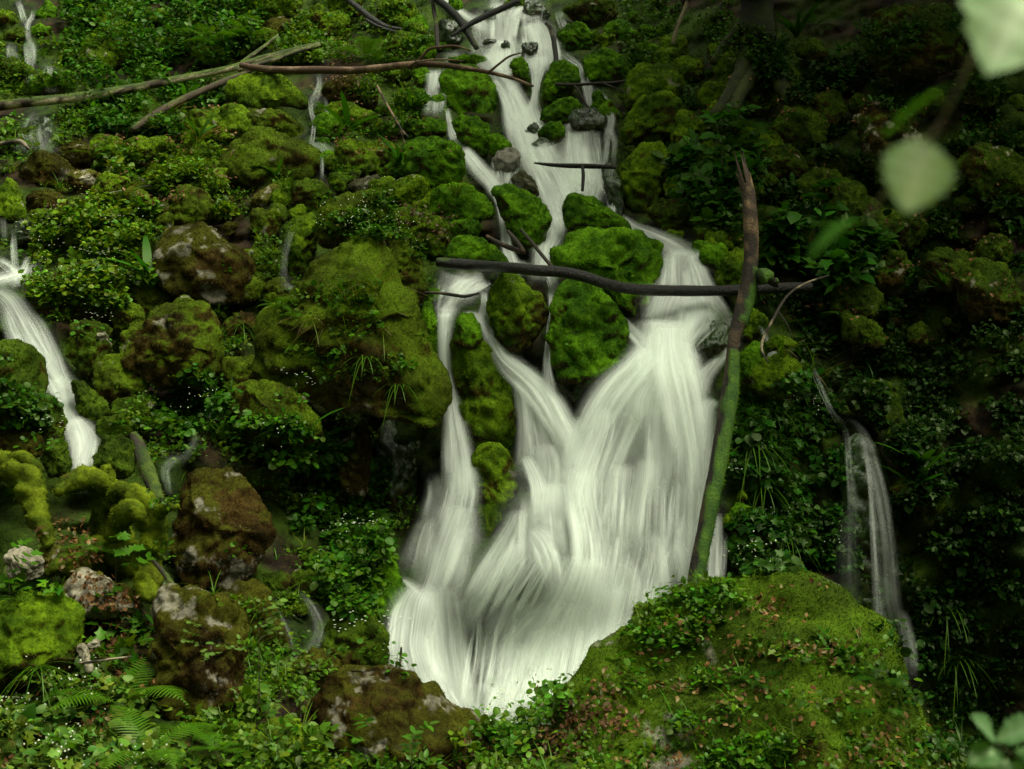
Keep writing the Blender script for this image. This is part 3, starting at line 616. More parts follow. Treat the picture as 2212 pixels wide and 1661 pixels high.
B("pointed green boulder left of the top fall", P("861,59 878,43 902,30 915,35 929,59 940,90 926,100 891,82 869,74"), 'e', brown=.08)
B("upright oval mossy stone in the top left fall", P("818,27 826,11 840,7 859,14 867,30 862,50 837,55 821,45"), 'e', off=.2)
B("low green boulder under the pointed one", ('e',895,100,38,20,12), 'e', off=.05)
B("mossy boulder at the corner of the curtain fall", ('e',920,122,22,24,0), 'e', off=.05)
B("green hummock above the long branch", ('e',868,95,40,30,10), 'g', brown=.3)
B("small bright moss hummock under the long branch", ('e',856,158,34,18,8), 'g')
B("green stone beside the curtain fall", ('e',912,166,16,20,0), 'e')
B("mossy stone below the rim lit boulder, at the water", ('e',948,230,16,30,-10), 'e')
B("bright round moss cushion below the rim lit boulder", ('e',838,240,24,13,0), 'e')
B("round moss ball in front of the leafy shelf", ('e',810,264,16,12,0), 'g')
B("mossy stone at the rill with a lettuce green plant", P("668,270 684,246 706,240 728,256 736,290 720,312 690,305"), 'e', brown=.15)
B("green stone beside the small rill pool", ('e',700,345,26,20,0), 'e')
B("square mossy stone under the rill", ('e',692,318,20,22,0), 'e')
B("dark mossy stone between boulder and rill", P("630,395 660,385 695,392 715,420 705,455 660,465 632,440"), 'd', brown=.5, stone=.08)
B("green topped stone near the dark stone", ('e',740,400,17,22,10), 'e')
B("grey ledge stone with moss beside the green topped stone", P("750,400 775,385 815,375 822,395 812,425 770,425"), 's', stone=.5, brown=.2)
B("brownish mossy stone above the leafy green boulder", ('e',845,410,32,20,5), 'g', brown=.5)
B("flat mossy stone left of the leafy green boulder", ('e',910,440,24,28,0), 'g')
B("mossy bank rock above the hollow, below the bright twigs", P("850,455 880,440 925,455 965,480 972,520 955,560 905,545 870,520"), 'g', off=.05, brown=.3)
B("green moss slab wet from the thin trickle", P("615,485 640,462 672,458 690,478 680,540 660,600 630,610 612,570"), 'g', brown=.2)
B("tan and cream streaked stone between the left boulders", P("540,440 560,412 590,395 608,408 600,440 575,465 552,470"), 'p', stone=.8)
B("mossy stone under the cream streaked stone", ('e',575,480,34,30,0), 'o', brown=.4)
B("wet dark purple stone between two big boulders", P("490,700 505,678 540,675 560,700 556,735 520,748 495,735"), 'd', brown=.9)
B("mossy mound below the huge overhanging rock", P("470,880 500,840 545,822 600,830 650,860 685,905 690,940 640,960 560,950 500,935"), 'o', D=9.3, brown=.5)
B("small brown stone in the plants below the mound", P("572,960 600,945 640,950 655,985 640,1020 600,1020 575,1000"), 'b', D=9.3, stone=.2)
B("tan rock standing at the mouth of the dark hollow", P("738,960 755,930 790,905 800,960 800,1030 790,1070 745,1060 728,1010"), 'p', D=9.75, stone=.35, brown=.9, moss=.3)
B("dark wet rock deep in the hollow", ('e',860,1010,50,90,0), 'w', D=10.1, mat=M_WET)
B("small wet stone at the rill below the tall brown boulder", ('e',590,1255,32,20,0), 'd', brown=.6)
B("green mossy stone among leaves at the foot of the plants", ('e',820,1180,28,26,0), 'e', D=9.0)
# --- left edge stream
B("big dark mossy rock on the left edge beside the stream", P("-60,780 -20,745 0,735 40,740 70,760 88,800 93,860 86,925 40,945 -40,940"), 'd', D=8.75, brown=.3)
B("dark mossy rock below it where the stream bends", P("85,870 105,855 128,872 140,910 138,950 115,965 88,945"), 'd', D=8.8, brown=.2)
B("smooth green rock on the right of the stream bend", P("151,821 178,829 202,845 221,864 232,888 215,915 184,918 165,880"), 'd', brown=.15, D=9.25)
B("green mossy rock beside the lower stream", P("205,915 222,900 262,897 285,915 287,940 260,955 220,945"), 'd', brown=.15, D=9.05)
B("mossy rock in front of the lower stream, on its right", P("195,1000 208,965 225,942 260,940 285,965 290,1010 270,1035 205,1035"), 'd', brown=.15, D=8.85)
B("mossy rock on the left of the lower stream", P("100,955 118,945 140,960 155,1000 150,1030 110,1030 95,995"), 'd', brown=.15, D=8.7)
B("long brown mossy rock below the left edge rock", P("-40,945 0,935 60,930 90,950 88,985 40,1000 -40,995"), 'b', D=8.6, brown=.7)
B("dark damp rock left of the round two toned boulder", P("150,700 180,690 225,700 240,760 225,820 180,810 150,770"), 'd', D=9.95, brown=.6)
B("broad mossy ledge carrying flowers beside the left stream", P("60,640 100,600 180,590 240,610 250,650 220,690 150,700 90,690"), 'd', brown=.6)
B("brown mossy rock among the flowering plants", P("180,560 195,530 235,525 255,560 250,600 215,610 185,595"), 'b', brown=.9)
B("dark wet stone beside the thin top of the left stream", ('e',50,500,26,24,0), 'w', mat=M_WET)
B("mossy stone behind the flowering plants", ('e',300,570,24,34,0), 'o')
B("dark gravelly stone under the brown two toned boulder", ('e',300,880,30,20,0), 'd')
B("small round moss stone in the dark gully", ('e',262,860,26,18,0), 'd')
# --- upper left boulders
B("brown and pale boulder, leftmost of the upper group", P("40,368 62,332 89,324 121,332 151,356 158,380 135,405 54,414"), 'b', brown=.5, stone=.2, thick=.9)
B("mossy boulder with a broken pale face behind the leftmost", P("116,322 140,300 167,298 200,320 213,346 211,368 167,366"), 'b', brown=.3, stone=.26)
B("pinkish bare stone under the two upper left boulders", P("125,400 150,370 190,362 225,378 230,405 190,418 140,416"), 'p', stone=.5, brown=.8)
B("brown mossy boulder beneath the pinkish stone", P("52,425 75,410 115,412 142,430 150,455 120,465 65,460"), 'b', brown=.8)
B("mossy topped boulder above the flowering plants", P("58,490 75,460 110,450 145,465 160,485 140,500 80,505"), 'o', brown=.4)
B("plain grey stone between brown boulders, upper left", P("148,455 160,438 185,428 203,445 200,468 170,472"), 's', stone=1.0, moss=0)
B("white stone lying in the leaf litter, upper left", P("342,328 352,318 375,320 392,335 390,346 360,346"), 'p', stone=1.6, moss=0)
B("small pale stone right of the pinkish stone", P("222,375 234,358 252,356 258,372 245,385 226,388"), 'p', stone=1.3, moss=0)
B("mossy stone in the herbs right of the pale stone", P("242,410 250,382 280,375 312,385 315,415 280,432 250,428"), 'g', brown=.5)
B("flat brown stone among herbs, left slope", P("265,445 300,430 350,432 375,450 360,475 300,475"), 'b', stone=.1)
B("mossy stone on the herb slope above the cream patched boulder", P("450,440 470,425 505,432 512,455 490,470 455,465"), 'b', stone=.3)
B("tall mossy column at the left edge", P("-10,420 15,380 45,420 58,470 40,490 5,490"), 'g')
B("mossy slab below the log at the upper left", P("58,180 80,165 115,160 150,165 162,188 145,206 75,206"), 'e', brown=.2)
B("dark mossy rock left of the slab, under the log", ('e',20,160,44,38,0), 'd')
B("mossy rock at the top left corner", P("-30,40 0,15 30,30 38,50 20,60 -30,60"), 'g', brown=.5)
B("mossy rock right of the top left rill", P("74,40 85,8 105,0 122,18 124,42 100,52"), 'e', brown=.3)
B("small moss rock in the top left rill", ('e',88,66,22,13,0), 'e')
B("mossy stone below the top left corner rock", ('e',36,74,26,18,0), 'd')
B("dark wet stone under the misty fall at the upper left", ('e',88,284,30,26,0), 'w', mat=M_WET)
B("mossy stones at the foot of the misty fall", ('e',60,296,36,20,0), 'd')
B("cream stone at the top of the bright herb slope", ('e',542,50,13,11,0), 'p', stone=1.4, moss=0)
B("brown mossy rock on the bright upper slope", ('e',600,60,34,22,-8), 'b', brown=.6)
B("mossy hump left of the brown rock on the bright upper slope", ('e',455,16,30,20,0), 'o')
# --- pale stones bottom left
B("big cream stone with sharp edges, left edge low down", P("8,1195 30,1175 60,1185 92,1210 96,1240 60,1255 20,1240"), 'p', D=7.95, stone=2.0, moss=0, flat=6)
B("brownish stone right of the big cream stone", P("85,1190 105,1172 130,1180 132,1215 100,1225"), 'p', D=8.05, stone=.5, brown=.8)
B("wide cream ledge with cracks and moss, lower left", P("135,1270 160,1232 210,1240 260,1265 300,1290 312,1320 270,1340 200,1330 150,1310"), 'p', D=7.85, stone=1.0, flat=6)
B("white chipped stone beside the round left edge boulder", P("122,1290 135,1283 160,1296 172,1310 140,1312"), 'p', D=7.6, stone=2.2, moss=0)
B("pale splinter of stone leaning under the leaves", P("162,1400 172,1390 190,1405 205,1450 195,1455 172,1425"), 'p', D=7.3, stone=2.0, moss=0)
B("small white stone on the brown leaf patch", ('e',205,1390,16,10,0), 'p', D=7.4, stone=1.6, moss=0)
# --- right bank
B("bright mossed bank boulder beside the thin trickles", P("1353,176 1364,151 1391,135 1431,127 1472,143 1485,189 1451,235 1404,250 1352,235"), 'g', brown=.15, off=.1)
B("mossy bank boulder below it, facing the cascade", P("1340,297 1360,243 1388,205 1431,194 1472,216 1485,257 1458,300 1404,315 1358,325"), 'g', brown=.3, off=.1)
B("mossy bank boulder level with the stick in the water", P("1337,367 1358,335 1391,308 1431,305 1445,338 1435,378 1422,440 1400,475 1364,460 1342,410"), 'g', brown=.35, off=.12)
B("round moss head sticking out of the dark bank", P("1433,400 1444,384 1458,382 1474,400 1470,425 1440,428"), 'g', brown=.3, off=.15)
B("shadowed mossy bank rock under the moss head", P("1395,450 1430,430 1480,430 1510,470 1495,500 1430,500"), 'd')
B("mossy knob right of the right hand stream", ('e',1455,512,26,16,0), 'g')
B("brown and green rock above the right hand fall", P("1495,490 1520,470 1555,472 1572,500 1560,525 1510,525"), 'g', brown=.45)
B("mossy rock by the head of the right hand fall", ('e',1545,555,30,30,0), 'e', D=10.4, brown=.2)
B("layered mossy rock touching the broken trunk", P("1545,610 1560,560 1590,535 1618,540 1625,600 1610,640 1570,640"), 'g', D=10.35, brown=.2)
B("small mossy stone at the edge of the right hand fall", ('e',1518,540,22,20,0), 'e', D=10.6)
B("yellow green moss cushion right of the lower trunk", P("1650,740 1680,722 1710,730 1722,745 1690,760 1655,760"), 'g', D=9.7)
B("bright mossy rock with grass right of the trunk", P("1620,810 1650,775 1700,762 1735,790 1730,840 1690,860 1640,850"), 'g', D=9.6, brown=.1)
B("wet green rock close behind the trunk", P("1600,770 1625,740 1655,735 1660,790 1630,830 1600,825"), 'e', D=9.75)
B("mossy rock below the grass, right of the trunk", P("1590,940 1610,900 1640,890 1660,920 1655,960 1615,980"), 'g', D=9.5)
B("green moss cushion by the foot of the fall, right of the trunk", ('e',1600,1112,28,22,0), 'e', D=9.25)
B("lower green moss cushion beside the foot of the fall", P("1575,1190 1590,1160 1630,1158 1650,1190 1640,1225 1590,1225"), 'e', D=9.15)
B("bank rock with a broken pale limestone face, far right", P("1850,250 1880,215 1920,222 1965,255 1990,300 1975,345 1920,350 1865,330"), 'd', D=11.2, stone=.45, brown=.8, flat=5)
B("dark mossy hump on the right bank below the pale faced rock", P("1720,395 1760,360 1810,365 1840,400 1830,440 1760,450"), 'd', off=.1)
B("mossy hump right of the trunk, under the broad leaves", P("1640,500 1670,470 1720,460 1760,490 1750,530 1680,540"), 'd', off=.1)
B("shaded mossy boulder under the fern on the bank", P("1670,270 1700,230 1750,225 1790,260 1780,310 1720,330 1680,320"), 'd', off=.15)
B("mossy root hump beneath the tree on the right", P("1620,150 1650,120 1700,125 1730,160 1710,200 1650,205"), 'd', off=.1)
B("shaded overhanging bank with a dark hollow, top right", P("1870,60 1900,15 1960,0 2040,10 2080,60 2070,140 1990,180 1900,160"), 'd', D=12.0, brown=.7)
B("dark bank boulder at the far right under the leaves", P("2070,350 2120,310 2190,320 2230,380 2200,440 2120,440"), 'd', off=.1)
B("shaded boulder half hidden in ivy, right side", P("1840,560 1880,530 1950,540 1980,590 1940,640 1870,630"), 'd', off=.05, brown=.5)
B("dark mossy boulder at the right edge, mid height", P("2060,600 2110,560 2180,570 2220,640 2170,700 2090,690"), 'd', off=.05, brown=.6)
B("dark wet wall rock behind the thin right fall", P("1820,1000 1850,940 1900,960 1935,1080 1945,1250 1930,1380 1860,1390 1820,1250"), 'w', D=9.75, thick=.35, tilt=.1, mat=M_WET)
# --- small stones filling the gaps: nothing tells them apart
SMALL = [(850,70,990,420,26,'e'),(1330,60,1440,140,10,'e'),(590,300,760,470,26,'g'),(20,240,320,480,24,'o'),(1440,470,1620,640,18,'g'),
         (250,820,330,960,10,'d'),(480,930,700,1120,10,'d'),(680,200,800,300,12,'g'),(1240,180,1340,300,6,'e'),(1560,680,1720,1240,14,'g'),(100,420,340,620,8,'b'),
         (1340,100,1500,420,14,'d'),(640,1180,820,1420,12,'d'),(480,560,600,840,18,'o'),(270,330,520,500,14,'b'),(420,60,700,160,12,'o'),(1600,300,2200,760,30,'d'),(540,450,700,640,14,'d')]
for (x0, y0, x1, y1, n, kd) in SMALL:
    for _ in range(n):
        x = RNG.uniform(x0, x1); y = RNG.uniform(y0, y1)
        if near_water([x], [y])[0] > .85: continue
        s = 9 + 22 * RNG.random() ** 2
        if crowded(x, y, s, .75): continue
        B("small moss covered stone wedged among the larger boulders", ('e', x, y, s * RNG.uniform(.9, 1.4), s, RNG.uniform(-20, 20)), kd, name="stone", cat="stone", group="small mossy stones between the boulders", off=.03, brown=RNG.uniform(.05, .5))

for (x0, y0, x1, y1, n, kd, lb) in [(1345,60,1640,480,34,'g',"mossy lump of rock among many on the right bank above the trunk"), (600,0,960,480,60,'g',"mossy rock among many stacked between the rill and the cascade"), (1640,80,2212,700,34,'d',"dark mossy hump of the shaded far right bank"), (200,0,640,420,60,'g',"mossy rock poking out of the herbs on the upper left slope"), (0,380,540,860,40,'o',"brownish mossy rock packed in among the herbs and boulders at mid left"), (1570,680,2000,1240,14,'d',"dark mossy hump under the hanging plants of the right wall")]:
    for _ in range(n):
        x = RNG.uniform(x0, x1); y = RNG.uniform(y0, y1); s = RNG.uniform(20, 46) * (.75 + y / 1600)
        if near_water([x, x - s, x + s, x, x], [y, y, y, y - s, y + s]).max() > .25 or crowded(x, y, s): continue
        B(lb, ('e', x, y, s * RNG.uniform(.95, 1.35), s, RNG.uniform(-20, 20)), kd, off=.13, brown=RNG.uniform(.1, .55), group="mossy rocks packed on the slope", stone=.02)
# ------------------------------------------------------------------ wood
def tube_np(C, R, sides=14, amp=0.12, seed=0, jag=0.0, step=None, freq=9.0):
    """a smooth tapering limb through the points C (n,3) with radii R; returns V, F, N, along, around"""
    C = np.asarray(C, float); R = np.asarray(R, float)
    n = max(4, int(step)) if step else 6
    CC = catmull(np.hstack([C, R[:, None]]), n) if True else None
    C, R = CC[:, :3], np.maximum(CC[:, 3], 1e-4)
    T = unit(np.gradient(C, axis=0)); up = np.array([0.13, -0.31, 0.94]); S = np.cross(T[0], up); S /= np.linalg.norm(S)
    fr = []
    for t in T:
        S = S - t * (S @ t); S /= np.linalg.norm(S); fr.append((S.copy(), np.cross(S, t)))
    a = np.linspace(0, 2 * pi, sides, endpoint=False)
    A = np.array([f[0] for f in fr]); Bn = np.array([f[1] for f in fr])
    dirs = A[:, None] * np.cos(a)[None, :, None] + Bn[:, None] * np.sin(a)[None, :, None]
    V = C[:, None] + dirs * R[:, None, None]
    nn = fbm(V.reshape(-1, 3) * freq + seed * 5.3, 3, seed).reshape(len(C), sides)
    V = V + dirs * (nn * amp * R[:, None])[..., None]
    if jag:  # a splintered end at the last ring
        rs = np.random.default_rng(seed)
        sp = (rs.random(sides) ** 2.2) * jag
        V[-1] += T[-1] * sp[:, None]; V[-2] += T[-1] * (sp * .35)[:, None]
    m = len(C); i = np.arange(m * sides).reshape(m, sides); j = np.roll(i, -1, 1)
    F = np.stack([i[:-1].ravel(), j[:-1].ravel(), j[1:].ravel(), i[1:].ravel()], 1)
    V = V.reshape(-1, 3)
    c0, c1 = len(V), len(V) + 1
    endp = C[-1] - (T[-1] * R[-1] * .6 if jag else -T[-1] * R[-1] * .25)
    V = np.vstack([V, C[0] - T[0] * R[0] * .25, endp])
    caps = np.vstack([np.stack([j[0], i[0], np.full(sides, c0)], 1), np.stack([i[-1], j[-1], np.full(sides, c1)], 1)])
    N = np.vstack([dirs.reshape(-1, 3), -T[0], T[-1]])
    along = np.concatenate([np.repeat(np.linspace(0, 1, m), sides), [0, 1]])
    return V, [F, caps], N, along, np.repeat(R, sides)
def pxpath(pts, off=0.0):
    """(x, y, radius px[, distance]) -> 3d points and radii"""
    C, R = [], []
    for p in pts:
        D = p[3] if len(p) > 3 else float(depth(p[0], p[1])[0]) - off
        C.append(unproj(p[0], p[1], D)); R.append(p[2] * D / FPX)
    return np.array(C), np.array(R)
WOODMOSS = []
def wood(name, label, pts, cat, off=0.15, moss=0.3, dark=(0.035, 0.026, 0.018), light=(0.30, 0.235, 0.145), bare=0.3, mat=None, sides=14, amp=.12, seed=1, jag=0, branches=(), group=None, mosslo=(0.022, 0.045, 0.004), mosshi=(0.075, 0.115, 0.006), mossfn=None, fuzz=True, mossx=0.0, barkfn=None):
    C, R = pxpath(pts, off); base = C[0]
    def build(C, R, s):
        V, F, N, al, _ = tube_np(C, R, sides if len(pts) > 1 else 8, amp, s, jag if s == seed else 0)
        n1 = fbm(V * 5 + s, 3, s); n2 = fbm(V * np.array([14, 14, 14.]) + s, 3, s + 3)
        c = mix(dark, light, smooth(.25 - bare, .43 - bare, n1 * 1.3 + n2 * .4))
        if barkfn is not None: c = c * barkfn(al)[:, None]
        mv = smooth(.62 - moss, .72 - moss, n1 * .45 + N[:, 2] * .33 + N[:, 0] * mossx + n2 * .12 + (mossfn(al) if mossfn else 0) + .1)
        c = mix(c, mix(mosslo, mosshi, smooth(-.4, .4, n2)), mv)
        if barkfn is not None: V = V + N * (mv * .014)[:, None]
        return V, F, N, c, mv
    V, F, N, c, mv = build(C, R, seed)
    o = mesh_np(name, V - base, F, c, mat or M_BARK); o.location = base; tag(o, label, cat, group)
    if fuzz: WOODMOSS.append((o, V - base, F[0], N, c, mv, base))
    for k, bp in enumerate(branches):
        C2, R2 = pxpath(bp, off); V2, F2, N2, c2, m2 = build(C2, R2, seed + k + 50)
        mesh_np("branch", V2 - base, F2, c2, mat or M_BARK, parent=o)
    return o
wood("log", "long fallen log with cream bark patches and moss, upper left", [(-60,238,12.3,13.35),(0,228,11.5,13.4),(80,219,10.2),(150,212,10.2),(230,200,9.8),(310,186,9.0),(380,172,8.6),(440,160,8.2),(500,147,7.4),(560,128,7.0),(620,112,6.6),(690,94,4.9)], "log", off=.35, moss=.52, bare=.36, dark=(0.05,0.035,0.02), light=(0.62, 0.50, 0.32), seed=3,
     branches=[[(505,150,5),(535,125,4),(570,100,3.5),(600,75,2.5)],[(515,152,6),(580,132,5),(640,112,4),(692,96,3)]])
wood("fallen_branch", "long bare reddish branch reaching out over the cascade", [(520,140,6,13.9),(560,148,7.5,13.8),(620,152,8.5,13.6),(690,151,8.5,13.5),(760,152,8,13.4),(820,147,8,13.3),(870,141,7.5,13.2),(915,138,7,13.1),(960,141,6.5,13.0),(1010,148,5.5,12.9),(1060,157,4.5,12.8),(1110,170,3.6,12.7),(1152,186,2.2,12.6)], "branch", moss=-.1, bare=.15, dark=(0.10,0.055,0.03), light=(0.26,0.165,0.10), seed=5, fuzz=False,
     branches=[[(880,145,3.5,13.1),(905,130,3.4,13.05),(925,108,3.2,13),(945,102,3,12.95),(985,100,2.6,12.9),(1018,110,1.4,12.85)],[(1056,156,3,12.75),(1078,138,2.6,12.7),(1100,122,2.2,12.65),(1125,114,1.6,12.6)],[(900,133,2,13),(950,128,1.8,12.9),(1000,132,1.2,12.8)],[(870,141,3,13.2),(892,150,2.4,13.15)]])
wood("fallen_branch", "thinner mossy branch slanting under the long pale log", [(285,280,7),(330,250,8),(380,222,8.5),(440,195,8),(500,170,7),(545,150,5)], "branch", off=.25, moss=.3, bare=.05, dark=(0.06,0.04,0.022), light=(0.16,0.11,0.06), seed=7)
wood("log", "smooth wet black log lying across the whole fall", [(945,566,10,10.25),(985,570,12,10.2),(1040,574,11.5,10.1),(1100,578,12,9.75),(1160,584,12,9.55),(1215,588,12,9.5),(1260,597,12,9.45),(1300,610,12,9.5),(1350,622,12,9.65),(1410,627,12,9.75),(1480,628,12,9.8),(1550,628,11.5,9.85),(1610,626,12.5,9.9),(1680,622,12,9.95),(1750,620,10,10.1)], "log", moss=-.25, bare=-.1, dark=(0.012,0.010,0.008), light=(0.050,0.040,0.028), mat=M_WETBARK, seed=9, amp=.07, sides=18, mossfn=lambda a: np.where(a < .05, .9, 0))
wood("broken_trunk", "tall broken trunk leaning over the fall, splintered top and mossy foot", [(1496,1280,14.1,8.45),(1504,1230,15.0,8.5),(1520,1150,15.8,8.6),(1538,1060,15.8,8.7),(1555,970,16.7,8.85),(1568,890,16.7,8.98),(1577,830,15.8,9.08),(1580,780,13.2,9.15),(1586,730,13.2,9.2),(1597,690,15.8,9.27),(1610,640,16.7,9.33),(1620,585,15.8,9.38),(1623,530,15.8,9.43),(1621,470,15.8,9.47),(1617,420,15.0,9.52),(1613,402,15.0,9.54)], "tree trunk", moss=.1, bare=.25, dark=(0.045,0.028,0.016), light=(0.20,0.125,0.06), seed=11, sides=22, amp=.10, jag=.30, mosslo=(0.022,0.065,0.003), mosshi=(0.065,0.14,0.005), mat=M_BARK, mossx=.46, barkfn=lambda a: np.where(a < .62, .30, .55 + .9 * smooth(.75, 1, a)),
     mossfn=lambda a: np.where(a < .50, .50, np.where((a > .58) & (a < .74), .36, -.6)),
     branches=[[(1640,600,16,9.3),(1655,598,13,9.32),(1672,612,8,9.34),(1680,618,4,9.36)]])
wood("branch", "dangling mossy branch hanging into the top of the cascade", [(1180,50,4,14.2),(1188,58,5,14.15),(1194,75,5.5,14.1),(1198,100,5.5,14.0),(1201,125,5.5,13.9),(1198,150,5,13.8),(1194,178,4.5,13.7),(1199,205,4.5,13.6),(1208,232,4.5,13.5),(1217,262,4,13.3)], "branch", moss=.2, bare=0, seed=13, sides=10, dark=(0.02,0.018,0.014), light=(0.11,0.09,0.06), fuzz=False)
wood("branch", "thin forked dead branch reaching out right of the cascade", [(1200,182,3.5,13.3),(1240,183,3.5,13.2),(1290,180,3.2,13.1),(1330,178,3,13.1),(1365,172,2.4,13.1)], "branch", moss=-.2, bare=-.1, seed=15, sides=8, fuzz=False, branches=[[(1240,182,2.6,13.2),(1255,205,2.6,13.1),(1272,235,2.6,13),(1295,265,2.4,12.9),(1308,285,1.5,12.9)],[(1300,179,2,13.1),(1325,188,1.6,13),(1348,198,1,13)]])
wood("branch", "forked black branch propped against the top left fall", [(1120,2,6,14.6),(1085,18,7,14.55),(1050,34,7,14.5),(1010,55,5.5,14.4),(975,78,3,14.3)], "branch", moss=.15, bare=-.2, seed=17, sides=10, dark=(0.012,0.012,0.009), light=(0.05,0.045,0.03), branches=[[(935,-8,8,14.7),(965,15,8,14.6),(990,40,8.5,14.5),(1010,70,8,14.4),(1030,104,6,14.3)]], fuzz=False)
wood("branch", "hanging mossy branch beside the pointed green boulder", [(935,-10,5,14.8),(937,20,5,14.7),(942,50,5,14.6),(944,80,5,14.5),(946,108,4,14.4)], "branch", moss=.35, bare=0, seed=19, sides=10, fuzz=False)
wood("branch", "black dripping branch sloping down at the top edge", [(742,-8,6,15.6),(775,18,7,15.4),(805,42,7,15.2),(835,58,6,15.1),(868,64,4,15)], "branch", moss=.1, bare=-.2, seed=21, sides=10, mat=M_WETBARK, dark=(0.014,0.012,0.01), light=(0.06,0.05,0.035), branches=[[(790,42,3.5,15.2),(815,56,3.5,15.1),(850,68,3,15),(880,76,2,15)]], fuzz=False)
wood("stick", "black stick lying across the pool below the cascade", [(1155,352,2,11.3),(1190,356,4,11.2),(1230,358,5,11.15),(1280,359,5.5,11.1),(1330,361,4.5,11.05)], "stick", moss=-.3, bare=-.2, seed=23, sides=8, dark=(0.016,0.014,0.011), light=(0.06,0.05,0.04), fuzz=False, branches=[[(1258,358,3.5,11.1),(1260,380,4,11.05),(1258,412,3.5,11)]])
wood("stick", "brown broken stick wedged above the left pool", [(1052,510,4,10.7),(1080,526,5,10.55),(1110,538,6,10.45),(1132,546,5,10.4)], "stick", moss=.1, bare=.15, seed=25, sides=10, light=(0.22,0.13,0.06), fuzz=False, branches=[[(1098,500,4,10.5),(1115,520,5,10.4),(1132,545,5,10.35)]])
wood("stick", "slim brown stick leaning up from the black log", [(1194,578,4,9.9),(1175,556,4,10.0),(1150,525,3.8,10.1),(1125,495,2.5,10.2)], "stick", moss=-.2, bare=.1, seed=27, sides=8, light=(0.16,0.09,0.045), fuzz=False)
wood("stick", "thin wet stick crossing the lip of the left fall", [(918,632,3,9.85),(950,633,3.5,9.8),(985,638,3.8,9.8),(1005,640,3.8,9.8),(1035,633,2.2,9.85)], "stick", moss=-.1, bare=-.1, seed=29, sides=8, dark=(0.02,0.015,0.01), light=(0.08,0.06,0.04), fuzz=False)
wood("stick", "dead curved twig hanging down over the mossy shelf", [(815,185,2.4,13.2),(830,215,2.6,13),(850,250,2.6,12.7),(868,280,2.4,12.5),(882,296,1.4,12.4)], "twig", moss=-.3, bare=.4, seed=31, sides=6, light=(0.25,0.17,0.09), fuzz=False, branches=[[(862,268,1.6,12.6),(868,290,1.4,12.5),(876,312,1,12.4)]])
wood("log", "short mossy log sliding down beside the lower left rill", [(288,938,9,9.0),(298,960,15,8.95),(312,1000,17,8.85),(328,1040,16,8.75),(345,1085,12,8.6)], "log", moss=.45, bare=.1, seed=33, sides=14)
wood("stick", "pale dry stem standing on the mossy bank, top right", [(1453,95,4,13.4),(1462,60,4.5,13.4),(1475,30,4.5,13.4),(1486,0,4.5,13.4),(1492,-20,4.5,13.4)], "stick", moss=-.4, bare=.5, seed=35, sides=8, light=(0.30,0.24,0.14), fuzz=False)
wood("stick", "thin pale twig lying under the upper left boulders", [(230,418,1.8),(265,412,2),(300,405,1.8),(325,400,1.2)], "twig", off=.3, moss=-.4, bare=.5, seed=37, sides=6, light=(0.34,0.3,0.22), fuzz=False)
wood("stick", "grey bent stick poking in at the left edge", [(-20,315,5,12.4),(15,309,5,12.2),(45,306,5,12.1),(62,322,3,12.0)], "stick", moss=-.3, bare=.3, seed=39, sides=8, light=(0.25,0.2,0.14), fuzz=False)
wood("stick", "short black upright twig at the foot of the fall", [(862,1452,2.4,7.9),(865,1425,2.6,7.9),(867,1398,2.2,7.9)], "twig", moss=-.4, bare=-.3, seed=43, sides=6, fuzz=False)
wood("stick", "mossy stick beside the lower rill under the tall brown boulder", [(330,1210,4,7.9),(352,1235,5.5,7.8),(372,1262,6,7.7),(392,1285,4,7.6)], "stick", moss=.3, bare=.05, seed=45, sides=8, fuzz=False)
wood("stick", "drooping brown twig beside the broken trunk", [(1790,595,2,10),(1740,612,2.4,9.8),(1700,640,3,9.6),(1670,690,3.4,9.4),(1645,745,3,9.3),(1660,785,1.6,9.2)], "twig", moss=-.3, bare=0, seed=47, sides=6, fuzz=False, branches=[[(1680,672,1.6,9.45),(1700,700,1.4,9.4),(1712,730,.8,9.4)]])
wood("stick", "pale stick lying on the leaf patch, lower left", [(170,1432,2.5,6.9),(200,1430,3,6.85),(240,1424,3,6.8),(285,1418,1.6,6.8)], "stick", moss=-.5, bare=.6, seed=49, sides=6, light=(0.34,0.28,0.18), fuzz=False)
# the mossy root stump at the left
def multi_tube(name, label, cat, base_px, limbs, mat, lo, hi, seed, extra=()):
    base = unproj(*base_px); o = empty(name, base); tag(o, label, cat)
    for k, (nm, L) in enumerate(limbs):
        C, R = pxpath(L); V, F, N, al, _ = tube_np(C, R, 18, .30, seed + k, freq=7)
        n1 = fbm(V * 6, 3, seed + k); n2 = fbm(V * 25, 2, seed)
        lump = (np.abs(noise(V * 9, seed + 2)) - .28) * .7 + (np.abs(noise(V * 22, seed + 4)) - .28) * .35 + n1 * .5
        V = V + N * (lump * np.concatenate([np.repeat(R.mean(), len(V))]))[:, None]
        c = mix(lo, hi, smooth(-.4, .5, n1 + n2 * .5)); c = mix(c, (0.06, 0.035, 0.012), smooth(.25, .5, fbm(V * 4, 2, seed + 9)) * .7)
        p = mesh_np(nm, V - base, F, c, mat, parent=o)
        WOODMOSS.append((p, V - base, F[0], N, c, np.ones(len(V)), base))
    return o
